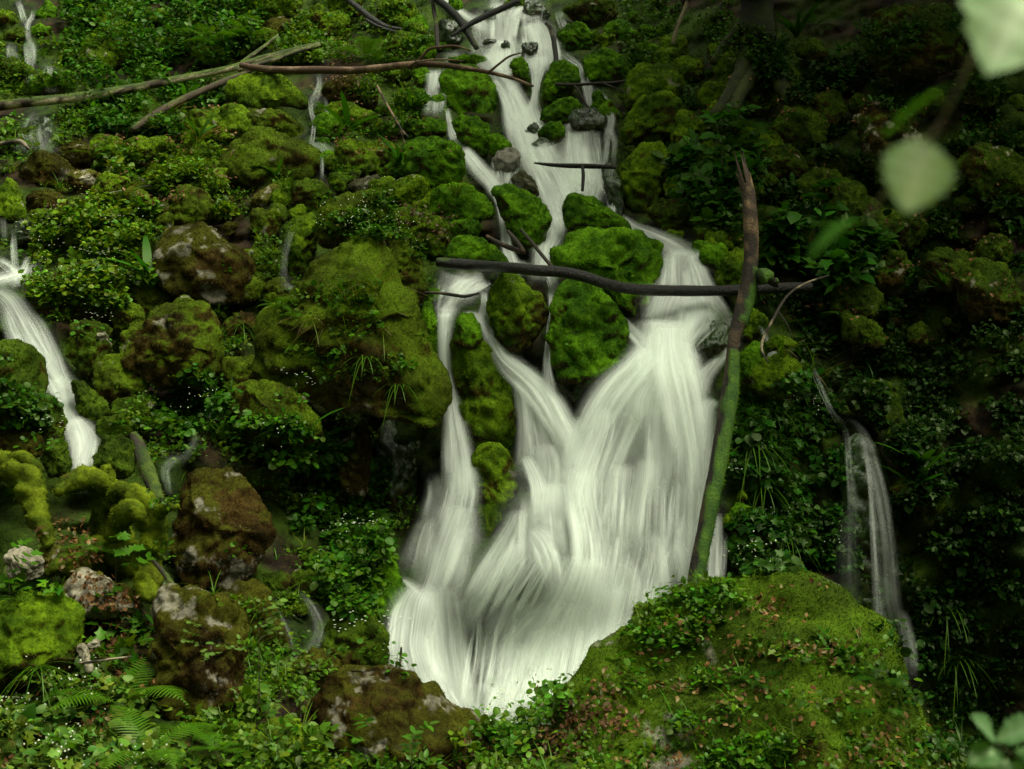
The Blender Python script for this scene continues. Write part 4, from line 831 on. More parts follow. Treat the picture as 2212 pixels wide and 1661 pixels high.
multi_tube("tree_stump", "gnarled old stump with knobbly roots, covered in bright moss", "tree stump", (220, 1200, 8.35),
  [("stem", [(250,1215,62,8.45),(240,1160,48,8.4),(228,1110,34,8.35),(226,1060,24,8.3),(226,1022,20,8.3),(222,1005,13,8.3)]),
   ("root", [(228,1055,22,8.3),(195,1035,26,8.2),(155,1042,22,8.15),(130,1060,14,8.1),(118,1068,8,8.1)]),
   ("root", [(232,1065,20,8.3),(270,1060,22,8.15),(305,1080,23,8.05),(330,1110,22,8.0),(340,1140,24,8.0),(330,1185,24,8.0)]),
   ("root", [(255,1150,22,8.2),(268,1110,26,8.05),(290,1100,24,7.95),(308,1122,16,7.95),(316,1140,10,8.0)]),
   ("root", [(330,1120,14,8.0),(352,1100,13,7.95),(372,1096,9,7.9),(386,1092,5,7.9)]),
   ("root", [(230,1190,40,8.3),(180,1205,34,8.15),(130,1220,22,8.0),(95,1240,12,7.95)]),
   ("root", [(270,1200,44,8.25),(320,1225,30,8.05),(318,1270,24,7.85),(330,1300,14,7.75)])], M_ROCK, (0.035, 0.055, 0.003), (0.12, 0.155, 0.006), 61)
multi_tube("tree_root", "thick mossy root crossing the left edge beside the stump", "tree root", (60, 1120, 8.2),
  [("stem", [(-30,1010,36,8.4),(20,1010,32,8.3),(60,1035,30,8.2),(68,1075,28,8.15),(85,1115,26,8.1),(100,1150,20,8.05),(105,1180,12,8.0)]),
   ("root", [(10,1000,14,8.3),(40,990,14,8.25),(75,1000,12,8.2),(90,1020,7,8.2)])], M_ROCK, (0.035, 0.055, 0.003), (0.115, 0.15, 0.006), 71)
# ------------------------------------------------------------------ the tree above the right bank (its trunk foot and roots show at the top)
tb = unproj(1650, 150, 12.6)
tree = empty("tree", tb); tag(tree, "big tree with mossy roots on the dark right bank, trunk leaving the top edge", "tree")
def part_tube(nm, pts, par, base, lo, hi, seed, mat=M_BARK, mossv=.5):
    C, R = pxpath(pts); V, F, N, al, _ = tube_np(C, R, 16, .2, seed, freq=5)
    n1 = fbm(V * 4, 3, seed); c = mix((0.006, 0.004, 0.003), (0.018, 0.012, 0.007), smooth(-.4, .4, n1)); mv = smooth(.5 - mossv, .7 - mossv, n1 * .7 + N[:, 2] * .3 + .1)
    c = mix(c, mix(lo, hi, smooth(-.3, .4, fbm(V * 12, 2, seed))), mv)
    o = mesh_np(nm, V - base, F, c, mat, parent=par); WOODMOSS.append((o, V - base, F[0], N, c, mv, base)); return o
part_tube("trunk", [(1640,170,52,12.5),(1640,100,42,12.5),(1636,30,36,12.5),(1630,-100,32,12.5),(1640,-400,28,12.6),(1660,-900,22,12.8),(1680,-1500,12,13)], tree, tb, (0.014,0.024,0.003), (0.035,0.05,0.005), 81, mossv=.5)
for k, L in enumerate([[(1620,120,22,12.4),(1590,180,18,12.1),(1555,235,13,11.9),(1520,260,8,11.9)], [(1650,130,24,12.4),(1600,200,16,12.0),(1575,270,12,11.7),(1545,320,8,11.6)], [(1660,140,22,12.4),(1690,190,17,12.0),(1730,240,12,11.8),(1760,270,7,11.8)], [(1600,60,14,12.5),(1570,90,10,12.4),(1540,135,8,12.3)]]):
    part_tube("root", L, tree, tb, (0.014,0.022,0.002), (0.045,0.060,0.004), 85 + k, mossv=.7)

# ------------------------------------------------------------------ leaves: many small bent faces built at once
TPL = {
 'ovate': (np.array([[0,0],[.28,-.5],[.28,0],[.28,.5],[.65,-.42],[.65,0],[.65,.42],[1,0]], float), [[0,1,2],[0,2,3],[1,4,5],[1,5,2],[2,5,6],[2,6,3],[4,7,5],[5,7,6]]),
 'round': (np.array([[.5,0],[.0,0],[.12,-.36],[.5,-.5],[.88,-.36],[1,0],[.88,.36],[.5,.5],[.12,.36]], float), [[0,1,2],[0,2,3],[0,3,4],[0,4,5],[0,5,6],[0,6,7],[0,7,8],[0,8,1]]),
 'strap': (np.array([[0,-.3],[0,.3],[.2,-.5],[.2,.5],[.45,-.5],[.45,.5],[.7,-.42],[.7,.42],[.9,-.25],[.9,.25],[1,0]], float), [[0,2,3],[0,3,1],[2,4,5],[2,5,3],[4,6,7],[4,7,5],[6,8,9],[6,9,7],[8,10,9]]),
 'pinna': (np.array([[0,-.5],[0,.5],[.35,-.42],[.35,.42],[.7,-.25],[.7,.25],[1,0]], float), [[0,2,3],[0,3,1],[2,4,5],[2,5,3],[4,6,5]]),
 'tri': (np.array([[0,-.5],[0,.5],[1,0]], float), [[0,2,1]]),
 'quad': (np.array([[0,-.5],[0,.5],[1,.5],[1,-.5]], float), [[0,3,2],[0,2,1]]),
 'lobed': (np.array([[0,0],[.15,-.42],[.38,-.28],[.55,-.52],[.68,-.22],[1,0],[.68,.22],[.55,.52],[.38,.28],[.15,.42],[.4,0]], float), [[10,0,1],[10,1,2],[10,2,3],[10,3,4],[10,4,5],[10,5,6],[10,6,7],[10,7,8],[10,8,9],[10,9,0]]),
 'dead': (np.array([[0,0],[.3,-.4],[.3,.1],[.3,.5],[.7,-.45],[.7,.12],[.7,.3],[1,.05]], float), [[0,1,2],[0,2,3],[1,4,5],[1,5,2],[2,5,6],[2,6,3],[4,7,5],[5,7,6]]),
}
class Leaves:
    def __init__(s): s.V, s.F, s.C, s.n = [], [], [], 0
    def add(s, P0, d, up, L, W, col, tpl='ovate', fold=.25, droop=.25):
        P0 = np.atleast_2d(P0).astype(float); k = len(P0)
        if k == 0: return
        b = lambda a: np.broadcast_to(np.asarray(a, float), (k,))
        d = unit(np.broadcast_to(np.asarray(d, float), (k, 3))); up = np.broadcast_to(np.asarray(up, float), (k, 3))
        n = unit(up - d * (up * d).sum(-1, keepdims=True)); sd = np.cross(d, n)
        L, W, fold, droop = b(L), b(W), b(fold), b(droop)
        T, F = TPL[tpl]
        t = T[:, 0][None, :, None]; w = T[:, 1][None, :, None]
        X = P0[:, None] + d[:, None] * t * L[:, None, None] + sd[:, None] * w * W[:, None, None] + n[:, None] * ((fold * W)[:, None, None] * np.abs(w) - (droop * L)[:, None, None] * t ** 2)
        c = np.broadcast_to(np.asarray(col, float), (k, 3))[:, None] * np.ones((1, len(T), 1))
        s.V.append(X.reshape(-1, 3)); s.C.append(c.reshape(-1, 3))
        F = np.array(F); s.F.append((F[None] + (np.arange(k) * len(T))[:, None, None] + s.n).reshape(-1, 3)); s.n += k * len(T)
    def obj(s, name, mat, parent=None, base=None, smooth_sh=True, link=True):
        if not s.n: return None
        V = np.vstack(s.V); V = V - base if base is not None else V
        return mesh_np(name, V, np.vstack(s.F), np.vstack(s.C), mat, parent, smooth_sh, link=link)
def cvar(rs, col, k, v=.3, hue=.15):
    c = np.asarray(col, float)[None] * (1 + rs.normal(size=(k, 1)) * v).clip(.35, 2.0)
    c = c * (1 + rs.normal(size=(k, 3)) * np.array([hue, hue * .4, hue])).clip(.4, 1.8)
    return c
# crown of the tree, well above the frame
cr = Leaves(); rs = np.random.default_rng(5)
cc = np.array([5.9, 11.5, 11.0]); K = 115
cl = rs.normal(size=(K, 3)); cl = unit(cl) * (rs.random((K, 1)) ** .45) * np.array([5.0, 4.6, 3.3]) + cc
cl = cl[cl[:, 2] > 7.6]
for p in cl:
    k = 32; q = p + rs.normal(size=(k, 3)) * np.array([.75, .75, .4])
    cr.add(q, rs.normal(size=(k, 3)) * np.array([1, 1, .35]), np.array([0, 0, 1]) + rs.normal(size=(k, 3)) * .3, rs.uniform(.22, .40, k), rs.uniform(.16, .26, k), cvar(rs, (0.045, 0.085, 0.015), k))
cr.obj("crown", M_LEAF, tree, np.array(tb))
for k in range(7):
    e = cl[rs.integers(len(cl))]; s_ = np.array(unproj(1660, -900 - k * 60, 12.8)); mid = (s_ + e) / 2 + np.array([0, 0, .3])
    V, F, N, al, _ = tube_np(np.array([s_, mid, e]), np.array([.09, .06, .02]), 8, .1, 90 + k)
    mesh_np("branch", V - tb, F, (0.04, 0.03, 0.02), M_BARK, tree)

# ------------------------------------------------------------------ finding places on what has been built: rays from around the camera
bpy.context.view_layer.update()
DG = bpy.context.evaluated_depsgraph_get()
def surf_at(px, py, jit=0.0, rs=None):
    """a point and normal on the ground or a rock near a reference pixel"""
    D = float(depth(px, py)[0]); tgt = unproj(px, py, D)
    o = np.array([0, 0, CAMZ]) + (np.array([rs.normal() * jit, 0, rs.normal() * jit * .4]) if jit else 0)
    d = unit(tgt - o); hit, loc, nor, fi, ob, _ = SC.ray_cast(DG, Vector(o), Vector(d))
    if not hit or loc.y < 3.5 or loc.y > 26: return None
    n = np.array(nor); n = n if n @ d < 0 else -n
    return np.array(loc), n, ob
def inpoly(x, y, poly):
    c = False; j = len(poly) - 1
    for i in range(len(poly)):
        xi, yi = poly[i]; xj, yj = poly[j]
        if (yi > y) != (yj > y) and x < (xj - xi) * (y - yi) / (yj - yi) + xi: c = not c
        j = i
    return c
def sample_poly(poly, n, rs, jit=.35, avoid=.55, nzmin=-.2, clump=0.35, fs=180.0, ground_only=False):
    xs = [p[0] for p in poly]; ys = [p[1] for p in poly]; out = []; tries = 0
    while len(out) < n and tries < n * 6:
        m = 256; X = rs.uniform(min(xs), max(xs), m); Y = rs.uniform(min(ys), max(ys), m); tries += m
        nz = noise(np.stack([X / fs * 2, Y / fs * 2.6, np.full(m, float(n % 13))], 1), 3)
        w = near_water(X, Y)
        for x, y, a, b in zip(X, Y, nz, w):
            if len(out) >= n: break
            if a < clump - .5 or b > avoid or not inpoly(x, y, poly): continue
            h = surf_at(x, y, jit, rs)
            if h is None or h[1][2] < nzmin or (h[2] is not None and h[2].name.split('.')[0] in ('log', 'fallen_branch', 'branch', 'stick', 'broken_trunk')): continue
            if ground_only and rs.random() < ground_only and h[2].name.split('.')[0] == 'boulder': continue
            out.append((h[0], h[1]))
    if not out: return np.zeros((0, 3)), np.zeros((0, 3))
    return np.array([o[0] for o in out]), np.array([o[1] for o in out])
# ------------------------------------------------------------------ ground cover (nobody could count it)
VIEW_UP = unit(np.array([0, -.45, 1.0]))
def herb_cover(name, poly, n, size, col, per=(5, 9), h=(.03, .12), tpl='ovate', spread=.07, seed=0, flowers=0.0, wid=.75, trans=None, jit=.35, clump=.35, hang=0.0, nzmin=-.3, vcol=.32, avoid=.55, ground_only=False):
    rs = np.random.default_rng(seed + 100); Lv = Leaves()
    Pp, Nn = sample_poly(poly, n, rs, jit, nzmin=nzmin, clump=clump, avoid=avoid, ground_only=ground_only)
    for p, nn in zip(Pp, Nn):
        k = rs.integers(per[0], per[1] + 1); hh = rs.uniform(*h); ax = unit(nn * .5 + np.array([0, -.15, 1.0 - hang * 1.6]))
        a = rs.uniform(0, 2 * pi, k); rad = spread * np.sqrt(rs.random(k)); lat = np.stack([np.cos(a) * rad, np.sin(a) * rad * .8, rs.normal(size=k) * .01], 1)
        q = p + ax * (hh * rs.uniform(.35, 1.0, k))[:, None] + lat
        big = rs.uniform(.6, 1.5); pc = np.asarray(col) * rs.uniform(.65, 1.35) * np.array([rs.uniform(.75, 1.45), 1, 1]); tp = tpl if rs.random() < .68 else ('lobed', 'ovate', 'round')[rs.integers(3)]
        if rs.random() < .12:                         # a few blades of grass between the herbs
            kg = rs.integers(5, 12); ag = rs.uniform(0, 6.28, kg)
            Lv.add(np.repeat(p[None], kg, 0), np.stack([np.cos(ag) * .6, np.sin(ag) * .5 - .2, rs.uniform(.4, 1.3, kg)], 1), np.array([0, 0, 1.0]), rs.uniform(.07, .2, kg), .005, cvar(rs, pc, kg, .25), 'strap', .2, rs.uniform(.3, 1.0, kg))
            if rs.random() < .6: continue
        d = lat * 9 + rs.normal(size=(k, 3)) * .4 + np.array([0, 0, .15 - hang]); s = size * big * rs.uniform(.55, 1.3, k)
        Lv.add(q, d, VIEW_UP + rs.normal(size=(k, 3)) * .35, s, s * wid * rs.uniform(.75, 1.1), cvar(rs, pc, k, vcol), tp, .2, rs.uniform(.05, .4, k))
        # stalks
        Lv.add(np.repeat(p[None], 2, 0), q[:2] - p, np.array([0, -1, 0.2]), np.linalg.norm(q[:2] - p, axis=1), .003, np.asarray(col) * .7, 'tri', 0, 0)
        if rs.random() < flowers:
            kf = rs.integers(6, 16); qf = p + ax * (hh + rs.uniform(.03, .12, kf))[:, None] + rs.normal(size=(kf, 3)) * np.array([.06, .05, .025])
            Lv.add(qf, rs.normal(size=(kf, 3)), VIEW_UP + rs.normal(size=(kf, 3)) * .4, .0095, .0095, cvar(rs, (.62, .66, .50), kf, .15, .05), 'round', 0, 0)
    o = Lv.obj(name, M_LEAF)
    if o is None: return None
    tag(o, kind='stuff')
    return o
PL = P
G_MID = (0.053, 0.131, 0.0046); G_BLUE = (0.032, 0.107, 0.0061); G_LIGHT = (0.081, 0.172, 0.0061); G_DARK = (0.011, 0.041, 0.0027); G_YEL = (0.081, 0.135, 0.0038); G_PALE = (0.086, 0.176, 0.0173)
covers = [
 ("herb_cover", PL("150,-40 560,-40 560,130 480,150 330,190 210,200 150,120"), 1500, .050, G_BLUE, dict(h=(.03,.22), per=(6,11), spread=.12, vcol=.45, seed=1, ground_only=.7)),
 ("herb_cover", PL("480,-40 760,-40 700,60 690,150 560,150 520,90"), 700, .042, G_MID, dict(h=(.03,.14), seed=2, ground_only=.8)),
 ("herb_cover", PL("190,210 330,195 500,175 500,260 430,330 320,340 200,300"), 800, .045, G_BLUE, dict(h=(.04,.16), seed=3, ground_only=True, vcol=.4)),
 ("herb_cover", PL("215,350 470,330 480,420 500,470 430,480 350,480 220,400"), 750, .042, G_LIGHT, dict(h=(.03,.14), seed=4, ground_only=True)),
 ("herb_cover", PL("70,490 210,440 330,460 330,620 280,680 70,670 60,590"), 800, .034, G_LIGHT, dict(h=(.04,.16), seed=5, ground_only=.6, tpl='round', wid=1.0, flowers=.03, per=(7,12))),
 ("herb_cover", PL("330,835 470,815 500,900 640,930 690,960 830,1000 830,1200 800,1330 700,1330 660,1190 590,1010 470,930 340,960"), 1050, .036, (0.038, 0.123, 0.0046), dict(h=(.03,.14), seed=6, tpl='round', wid=1.0, flowers=.03, per=(7,12), hang=.25)),
 ("herb_cover", PL("0,1470 180,1450 300,1500 330,1600 420,1690 -20,1690"), 330, .050, G_PALE, dict(h=(.02,.10), seed=7, per=(4,8), flowers=.05, spread=.10, avoid=2, clump=.45)),
 ("herb_cover", PL("400,1560 560,1500 660,1540 680,1600 640,1690 400,1690"), 170, .040, (0.066, 0.156, 0.0076), dict(h=(.02,.10), seed=8, spread=.08, avoid=2)),
 ("herb_cover", PL("620,1650 1000,1655 1040,1690 600,1690"), 60, .05, G_MID, dict(h=(.02,.1), seed=9, tpl='ovate', wid=.5, avoid=2)),
 ("herb_cover", PL("980,1600 1240,1590 1300,1690 960,1690"), 110, .034, G_MID, dict(h=(.02,.09), seed=33, avoid=2)),
 ("herb_cover", PL("1330,-40 1660,-40 1660,140 1340,140"), 420, .036, (0.030,0.085,0.004), dict(h=(.02,.10), seed=34, ground_only=.7)),
 ("herb_cover", PL("-20,90 150,90 210,330 -20,330"), 300, .040, G_MID, dict(h=(.02,.12), seed=35, avoid=.9, clump=.45)),
 ("herb_cover", PL("700,-40 970,-40 960,130 700,130"), 260, .036, G_MID, dict(h=(.02,.10), seed=36, ground_only=.8)),
 ("herb_cover", PL("230,820 420,900 420,1000 300,1010"), 120, .030, G_MID, dict(h=(.01,.07), seed=37, avoid=.9)),
 ("herb_cover", PL("480,1290 720,1290 720,1480 540,1560 500,1450"), 220, .030, G_MID, dict(h=(.01,.07), seed=38, avoid=.9, ground_only=.8)),
 ("herb_cover", PL("1880,1250 2130,1350 2212,1690 2080,1690"), 420, .034, (0.014,0.055,0.003), dict(h=(.02,.08), seed=39, avoid=2, hang=.3)),
 ("herb_cover", PL("1850,60 2212,-20 2212,300 1900,260"), 420, .040, (0.016,0.058,0.003), dict(h=(.02,.10), seed=40, clump=.45)),
 ("herb_cover", PL("0,250 960,250 960,640 560,640 480,850 0,850"), 1300, .030, G_MID, dict(h=(.01,.07), seed=31, clump=.52, per=(4,7), ground_only=True)),
 ("herb_cover", PL("180,820 900,820 900,1350 640,1480 340,1280 330,1000"), 500, .028, G_MID, dict(h=(.01,.06), seed=32, clump=.55, per=(4,7), ground_only=True)),
 ("herb_cover", PL("1040,1570 1110,1480 1200,1470 1215,1530 1170,1640 1060,1660"), 260, .030, (0.057, 0.156, 0.0076), dict(h=(.04,.17), seed=10, avoid=2, flowers=.04, tpl='round', wid=1, per=(8,13))),
 ("herb_cover", PL("1370,1370 1440,1290 1560,1265 1600,1300 1500,1400 1400,1410"), 150, .032, (0.053, 0.148, 0.0038), dict(h=(.02,.09), seed=11, avoid=2)),
 ("herb_cover", PL("1190,1560 1320,1430 1500,1390 1800,1330 1950,1450 2030,1690 1150,1690"), 240, .030, (0.048, 0.123, 0.0046), dict(h=(.02,.08), seed=12, avoid=2, clump=.62, tpl='ovate')),
 ("herb_cover", PL("1480,1630 1700,1600 1720,1690 1470,1690"), 130, .035, (0.048, 0.139, 0.0046), dict(h=(.02,.09), seed=13, avoid=2)),
 ("herb_cover", PL("1340,250 1500,130 1600,250 1620,520 1450,500 1400,380"), 300, .040, (0.019, 0.061, 0.0031), dict(h=(.02,.10), seed=14, ground_only=True)),
 ("herb_cover", PL("1440,330 1640,330 1620,470 1540,500 1460,420"), 160, .085, (0.021, 0.086, 0.0046), dict(h=(.05,.2), seed=15, tpl='ovate', wid=.7, per=(4,7))),
 ("herb_cover", PL("1630,560 1700,500 1900,520 1910,600 1760,640 1650,620"), 210, .095, (0.021, 0.082, 0.0038), dict(h=(.06,.22), seed=16, wid=.7, per=(4,7), spread=.12)),
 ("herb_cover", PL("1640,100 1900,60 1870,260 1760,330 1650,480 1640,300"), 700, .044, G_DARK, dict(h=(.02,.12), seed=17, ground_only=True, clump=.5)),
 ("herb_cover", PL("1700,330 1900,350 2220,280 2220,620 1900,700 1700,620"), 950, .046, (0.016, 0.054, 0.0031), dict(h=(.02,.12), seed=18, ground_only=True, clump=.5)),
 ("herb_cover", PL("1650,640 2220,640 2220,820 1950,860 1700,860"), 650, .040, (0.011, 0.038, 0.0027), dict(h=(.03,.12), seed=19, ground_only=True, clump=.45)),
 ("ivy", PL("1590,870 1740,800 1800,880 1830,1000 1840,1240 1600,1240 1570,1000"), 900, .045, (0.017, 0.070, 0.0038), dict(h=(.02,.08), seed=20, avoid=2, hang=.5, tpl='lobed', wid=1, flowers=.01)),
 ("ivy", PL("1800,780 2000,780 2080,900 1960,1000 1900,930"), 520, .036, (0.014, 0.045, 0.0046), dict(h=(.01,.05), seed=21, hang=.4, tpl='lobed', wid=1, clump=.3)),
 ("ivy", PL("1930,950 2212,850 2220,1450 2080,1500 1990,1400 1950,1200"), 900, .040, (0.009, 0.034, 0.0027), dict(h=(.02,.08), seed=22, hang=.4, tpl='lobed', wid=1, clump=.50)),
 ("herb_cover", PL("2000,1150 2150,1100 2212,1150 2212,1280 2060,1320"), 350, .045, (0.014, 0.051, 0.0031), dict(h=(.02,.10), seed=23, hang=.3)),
 ("herb_cover", PL("570,640 700,590 820,620 880,800 900,900 700,830 570,760"), 130, .026, (0.043, 0.115, 0.0038), dict(h=(.01,.05), seed=24, tpl='round', wid=1, clump=.45)),
 ("herb_cover", PL("690,430 830,420 860,500 950,560 900,560 830,520 700,500"), 240, .026, (0.038, 0.115, 0.0046), dict(h=(.01,.07), seed=25, tpl='round', wid=1, flowers=.04)),
 ("herb_cover", PL("640,60 860,100 960,280 760,300 700,140"), 330, .032, G_MID, dict(h=(.02,.09), seed=26, clump=.5)),
 ("herb_cover", PL("0,760 88,800 88,920 0,920"), 160, .030, (0.029, 0.090, 0.0046), dict(h=(.01,.05), seed=27, tpl='round', wid=1, hang=.4)),
 ("herb_cover", PL("0,1255 120,1260 120,1295 0,1300"), 18, .07, (0.057, 0.148, 0.0057), dict(h=(.03,.10), seed=28, tpl='lobed', wid=.9, per=(3,5))),
 ("herb_cover", PL("170,1340 320,1330 320,1480 180,1440"), 28, .06, (0.048, 0.131, 0.0057), dict(h=(.05,.14), seed=29, tpl='lobed', wid=.9, per=(3,5), clump=.5)),
]
for nm, poly, n, size, col, kw in covers: herb_cover(nm, poly, n, size, col, **kw)
def litter(poly, n, seed, col=(0.125, 0.062, 0.022), clump=.5):
    rs = np.random.default_rng(seed); L = Leaves(); Pp, Nn = sample_poly(poly, n, rs, .35, nzmin=.1, clump=clump, fs=120., avoid=2)
    for p, nn in zip(Pp, Nn):
        k = 4; s = rs.uniform(.018, .042, k); d = np.cross(nn, rs.normal(size=(k, 3)))
        L.add(p + nn * .012 + rs.normal(size=(k, 3)) * np.array([.05, .05, .01]), d, nn + rs.normal(size=(k, 3)) * .4, s, s * .6, cvar(rs, col, k, .45, .1), 'dead', rs.uniform(-.5, .6, k), rs.uniform(-.5, .5, k))
    o = L.obj("dead_leaves", M_DEAD)
    if o: tag(o, kind='stuff')
litter(PL("1160,1600 1260,1480 1420,1370 1560,1290 1760,1260 1900,1380 1980,1500 2020,1690 1100,1690"), 300, 1, clump=.72)
litter(PL("1160,1600 1190,1520 1300,1480 1340,1560 1250,1640 1160,1640"), 130, 2, (0.075, 0.035, 0.018), clump=.3)
litter(PL("1000,1590 1200,1570 1240,1690 980,1690"), 160, 11, (0.06, 0.03, 0.014), clump=.2)
litter(PL("100,1130 190,1120 230,1220 140,1230"), 70, 3, clump=.1); litter(PL("180,1240 290,1290 300,1470 230,1490 200,1400"), 230, 4, (0.11, 0.05, 0.02), clump=.2)
litter(PL("640,60 900,100 960,330 700,330"), 160, 5, (0.10, 0.045, 0.02)); litter(PL("480,150 520,420 300,480 220,300"), 200, 6, (0.13, 0.06, 0.028))
litter(PL("0,1450 340,1480 400,1690 0,1690"), 170, 7, (0.11, 0.05, 0.02)); litter(PL("1450,120 2212,250 2212,800 1650,700"), 220, 8, (0.11, 0.05, 0.022)); litter(PL("880,430 1000,470 960,540 860,480"), 50, 9, (0.07, 0.035, 0.02), clump=.1)

# ------------------------------------------------------------------ single plants
def proto_fern(seed, fronds=7, L=.42, col=(0.048, 0.131, 0.0046), spread=1.0):
    rs = np.random.default_rng(seed); out = []
    for f in range(fronds):
        lv = Leaves(); az = 2 * pi * f / fronds + rs.normal() * .3; el = rs.uniform(.5, 1.15); ln = L * rs.uniform(.75, 1.15)
        t = np.linspace(0, 1, 26); hd = np.array([cos(az), sin(az) * .8, 0])
        ang = el - t * rs.uniform(.9, 1.5); seg = np.stack([np.cos(ang)[:, None] * hd[None] * spread + np.sin(ang)[:, None] * np.array([0, 0, 1])], 0)[0] * ln / 26
        C = np.cumsum(seg, 0); T = unit(np.gradient(C, axis=0)); side = unit(np.cross(T, np.array([0, 0, 1.0]))); up = np.cross(side, T)
        pl = ln * .30 * np.sin(np.clip(t * 1.08, 0, 1) * pi * .92 + .16) * (1 - t * .35)
        s = slice(3, 26)
        for sg in (-1, 1):
            k = len(C[s]); lv.add(C[s], side[s] * sg + T[s] * .35, up[s], pl[s], ln / 26 * .58, cvar(rs, col, k, .12, .08), 'pinna', .1, .18)
        lv.add(C[:-1], T[:-1], up[:-1], ln / 26 * 1.2, .004, np.asarray(col) * .6, 'quad', 0, 0)
        out.append(("frond", lv.obj("frond", M_LEAF, link=False).data))
    return out
def proto_straps(seed, n=9, L=.26, W=.035, col=(0.029, 0.107, 0.0046), droop=.55, nm="leaf", dead=0):
    rs = np.random.default_rng(seed); out = []
    for f in range(n):
        lv = Leaves(); az = rs.uniform(0, 2 * pi); el = rs.uniform(.5, 1.3)
        d = np.array([cos(az) * cos(el), sin(az) * cos(el) * .8 - .1, sin(el)]); ln = L * rs.uniform(.7, 1.2); isd = f < dead
        if isd: d = np.array([cos(az) * .5, -.5, -.6]); 
        lv.add(np.zeros((1, 3)), d, np.array([0, -.3, 1.0]) - d * .2, ln, W * rs.uniform(.8, 1.2) * (.5 if isd else 1), cvar(rs, (0.085, 0.065, 0.022) if isd else col, 1, .2), 'strap', .25, droop * rs.uniform(.4, 1.3))
        out.append((nm, lv.obj(nm, M_LEAF, link=False).data))
    return out
def proto_grass(seed, n=26, L=.26, W=.007, col=(0.057, 0.131, 0.0046), droop=.9, hang=False, dry=.15):
    rs = np.random.default_rng(seed); lv = Leaves(); az = rs.uniform(0, 2 * pi, n); el = rs.uniform(.6, 1.4, n) if not hang else rs.uniform(-.2, .7, n)
    d = np.stack([np.cos(az) * np.cos(el), np.sin(az) * np.cos(el) * .7 - .25, np.sin(el)], 1)
    c = cvar(rs, col, n, .25); dr = rs.random(n) < dry; c[dr] = np.array([.22, .17, .07]) * rs.uniform(.6, 1.1, (dr.sum(), 1))
    lv.add(rs.normal(size=(n, 3)) * .02 * np.array([1, 1, .2]), d, np.array([0, 0, 1.0]), L * rs.uniform(.5, 1.2, n), W, c, 'strap', .2, droop * rs.uniform(.5, 1.3, n))
    return [("blades", lv.obj("blades", M_LEAF, link=False).data)]
def proto_flower(seed, n=26, size=.036, col=(0.043, 0.131, 0.0054), h=.13, R=.14, nf=18, hang=0):
    rs = np.random.default_rng(seed); lv = Leaves(); fl = Leaves(); st = Leaves()
    a = rs.uniform(0, 2 * pi, n); r = R * np.sqrt(rs.random(n)); q = np.stack([np.cos(a) * r, np.sin(a) * r * .7 - .02, rs.uniform(.1, 1, n) * h * (1 - (r / R) ** 2 * .6) - hang * rs.random(n)], 1)
    s = size * rs.uniform(.6, 1.25, n)
    lv.add(q, q * np.array([1, 1, .2]) + rs.normal(size=(n, 3)) * .03, VIEW_UP + rs.normal(size=(n, 3)) * .35, s, s, cvar(rs, col, n, .28), 'round', .12, .1)
    st.add(np.zeros((n, 3)), q, np.array([0, -1, .2]), np.linalg.norm(q, axis=1), .003, (0.038, 0.074, 0.0046), 'tri', 0, 0)
    out = [("leaves", lv.obj("leaves", M_LEAF, link=False).data)]
    if nf:
        cl = np.stack([rs.normal(size=6) * R * .7, rs.normal(size=6) * R * .4 - .03, h + rs.uniform(.03, .13, 6) - hang * rs.random(6) * 1.4], 1)
        f = cl[rs.integers(0, 6, nf)] + rs.normal(size=(nf, 3)) * np.array([.035, .03, .028])
        for rot in range(3):
            fl.add(f, np.stack([np.cos(rot * 2.1 + f[:, 0] * 90), np.sin(rot * 2.1 + f[:, 0] * 90), np.zeros(nf)], 1), VIEW_UP, .0085, .0065, (.68, .72, .56), 'ovate', .1, 0)
        st.add(np.repeat(np.zeros((1, 3)), 6, 0), cl, np.array([0, -1, .2]), np.linalg.norm(cl, axis=1), .003, (0.048, 0.057, 0.0076), 'tri', 0, 0)
        out.append(("flowers", fl.obj("flowers", M_PETAL, link=False).data))
    out.append(("stems", st.obj("stems", M_LEAF, link=False).data))
    return out
def proto_sapling(seed, n=24, h=.45, size=.05, col=(0.048, 0.135, 0.0069), tpl='ovate', wid=.7, lean=(0, 0), whorl=1):
    rs = np.random.default_rng(seed); lv = Leaves(); st = Leaves(); nb = max(3, n // 7); tips = []
    for b in range(nb):
        f = (b + 1) / nb; az = rs.uniform(0, 2 * pi); base = np.array([lean[0], lean[1], 1]) * h * (.25 + .75 * f); e = base + np.array([cos(az), sin(az) * .7, .25]) * h * .55 * (1.1 - f * .5)
        st.add(base[None], e - base, np.array([0, 0, 1.0]), np.linalg.norm(e - base), .005, (0.06, 0.045, 0.02), 'tri', 0, 0)
        k = max(3, n // nb); t = np.linspace(.25, 1, k); c = base + (e - base) * t[:, None]; sd = np.cross(unit(e - base), [0, 0, 1.0]) * np.where(np.arange(k) % 2, 1, -1)[:, None]
        sd[-1] = unit(e - base); s = size * rs.uniform(.7, 1.2, k)
        lv.add(c, sd + unit(e - base) * .5 + rs.normal(size=(k, 3)) * .15, VIEW_UP + rs.normal(size=(k, 3)) * .25, s, s * wid, cvar(rs, col, k, .18, .08), tpl, .15, .2)
    top = np.array([lean[0], lean[1], 1]) * h
    st.add(np.zeros((1, 3)), top, np.array([0, -1, 0.2]), np.linalg.norm(top), .008, (0.06, 0.045, 0.02), 'tri', 0, 0)
    return [("stem", st.obj("stem", M_BARK, link=False).data), ("leaves", lv.obj("leaves", M_LEAF, link=False).data)]
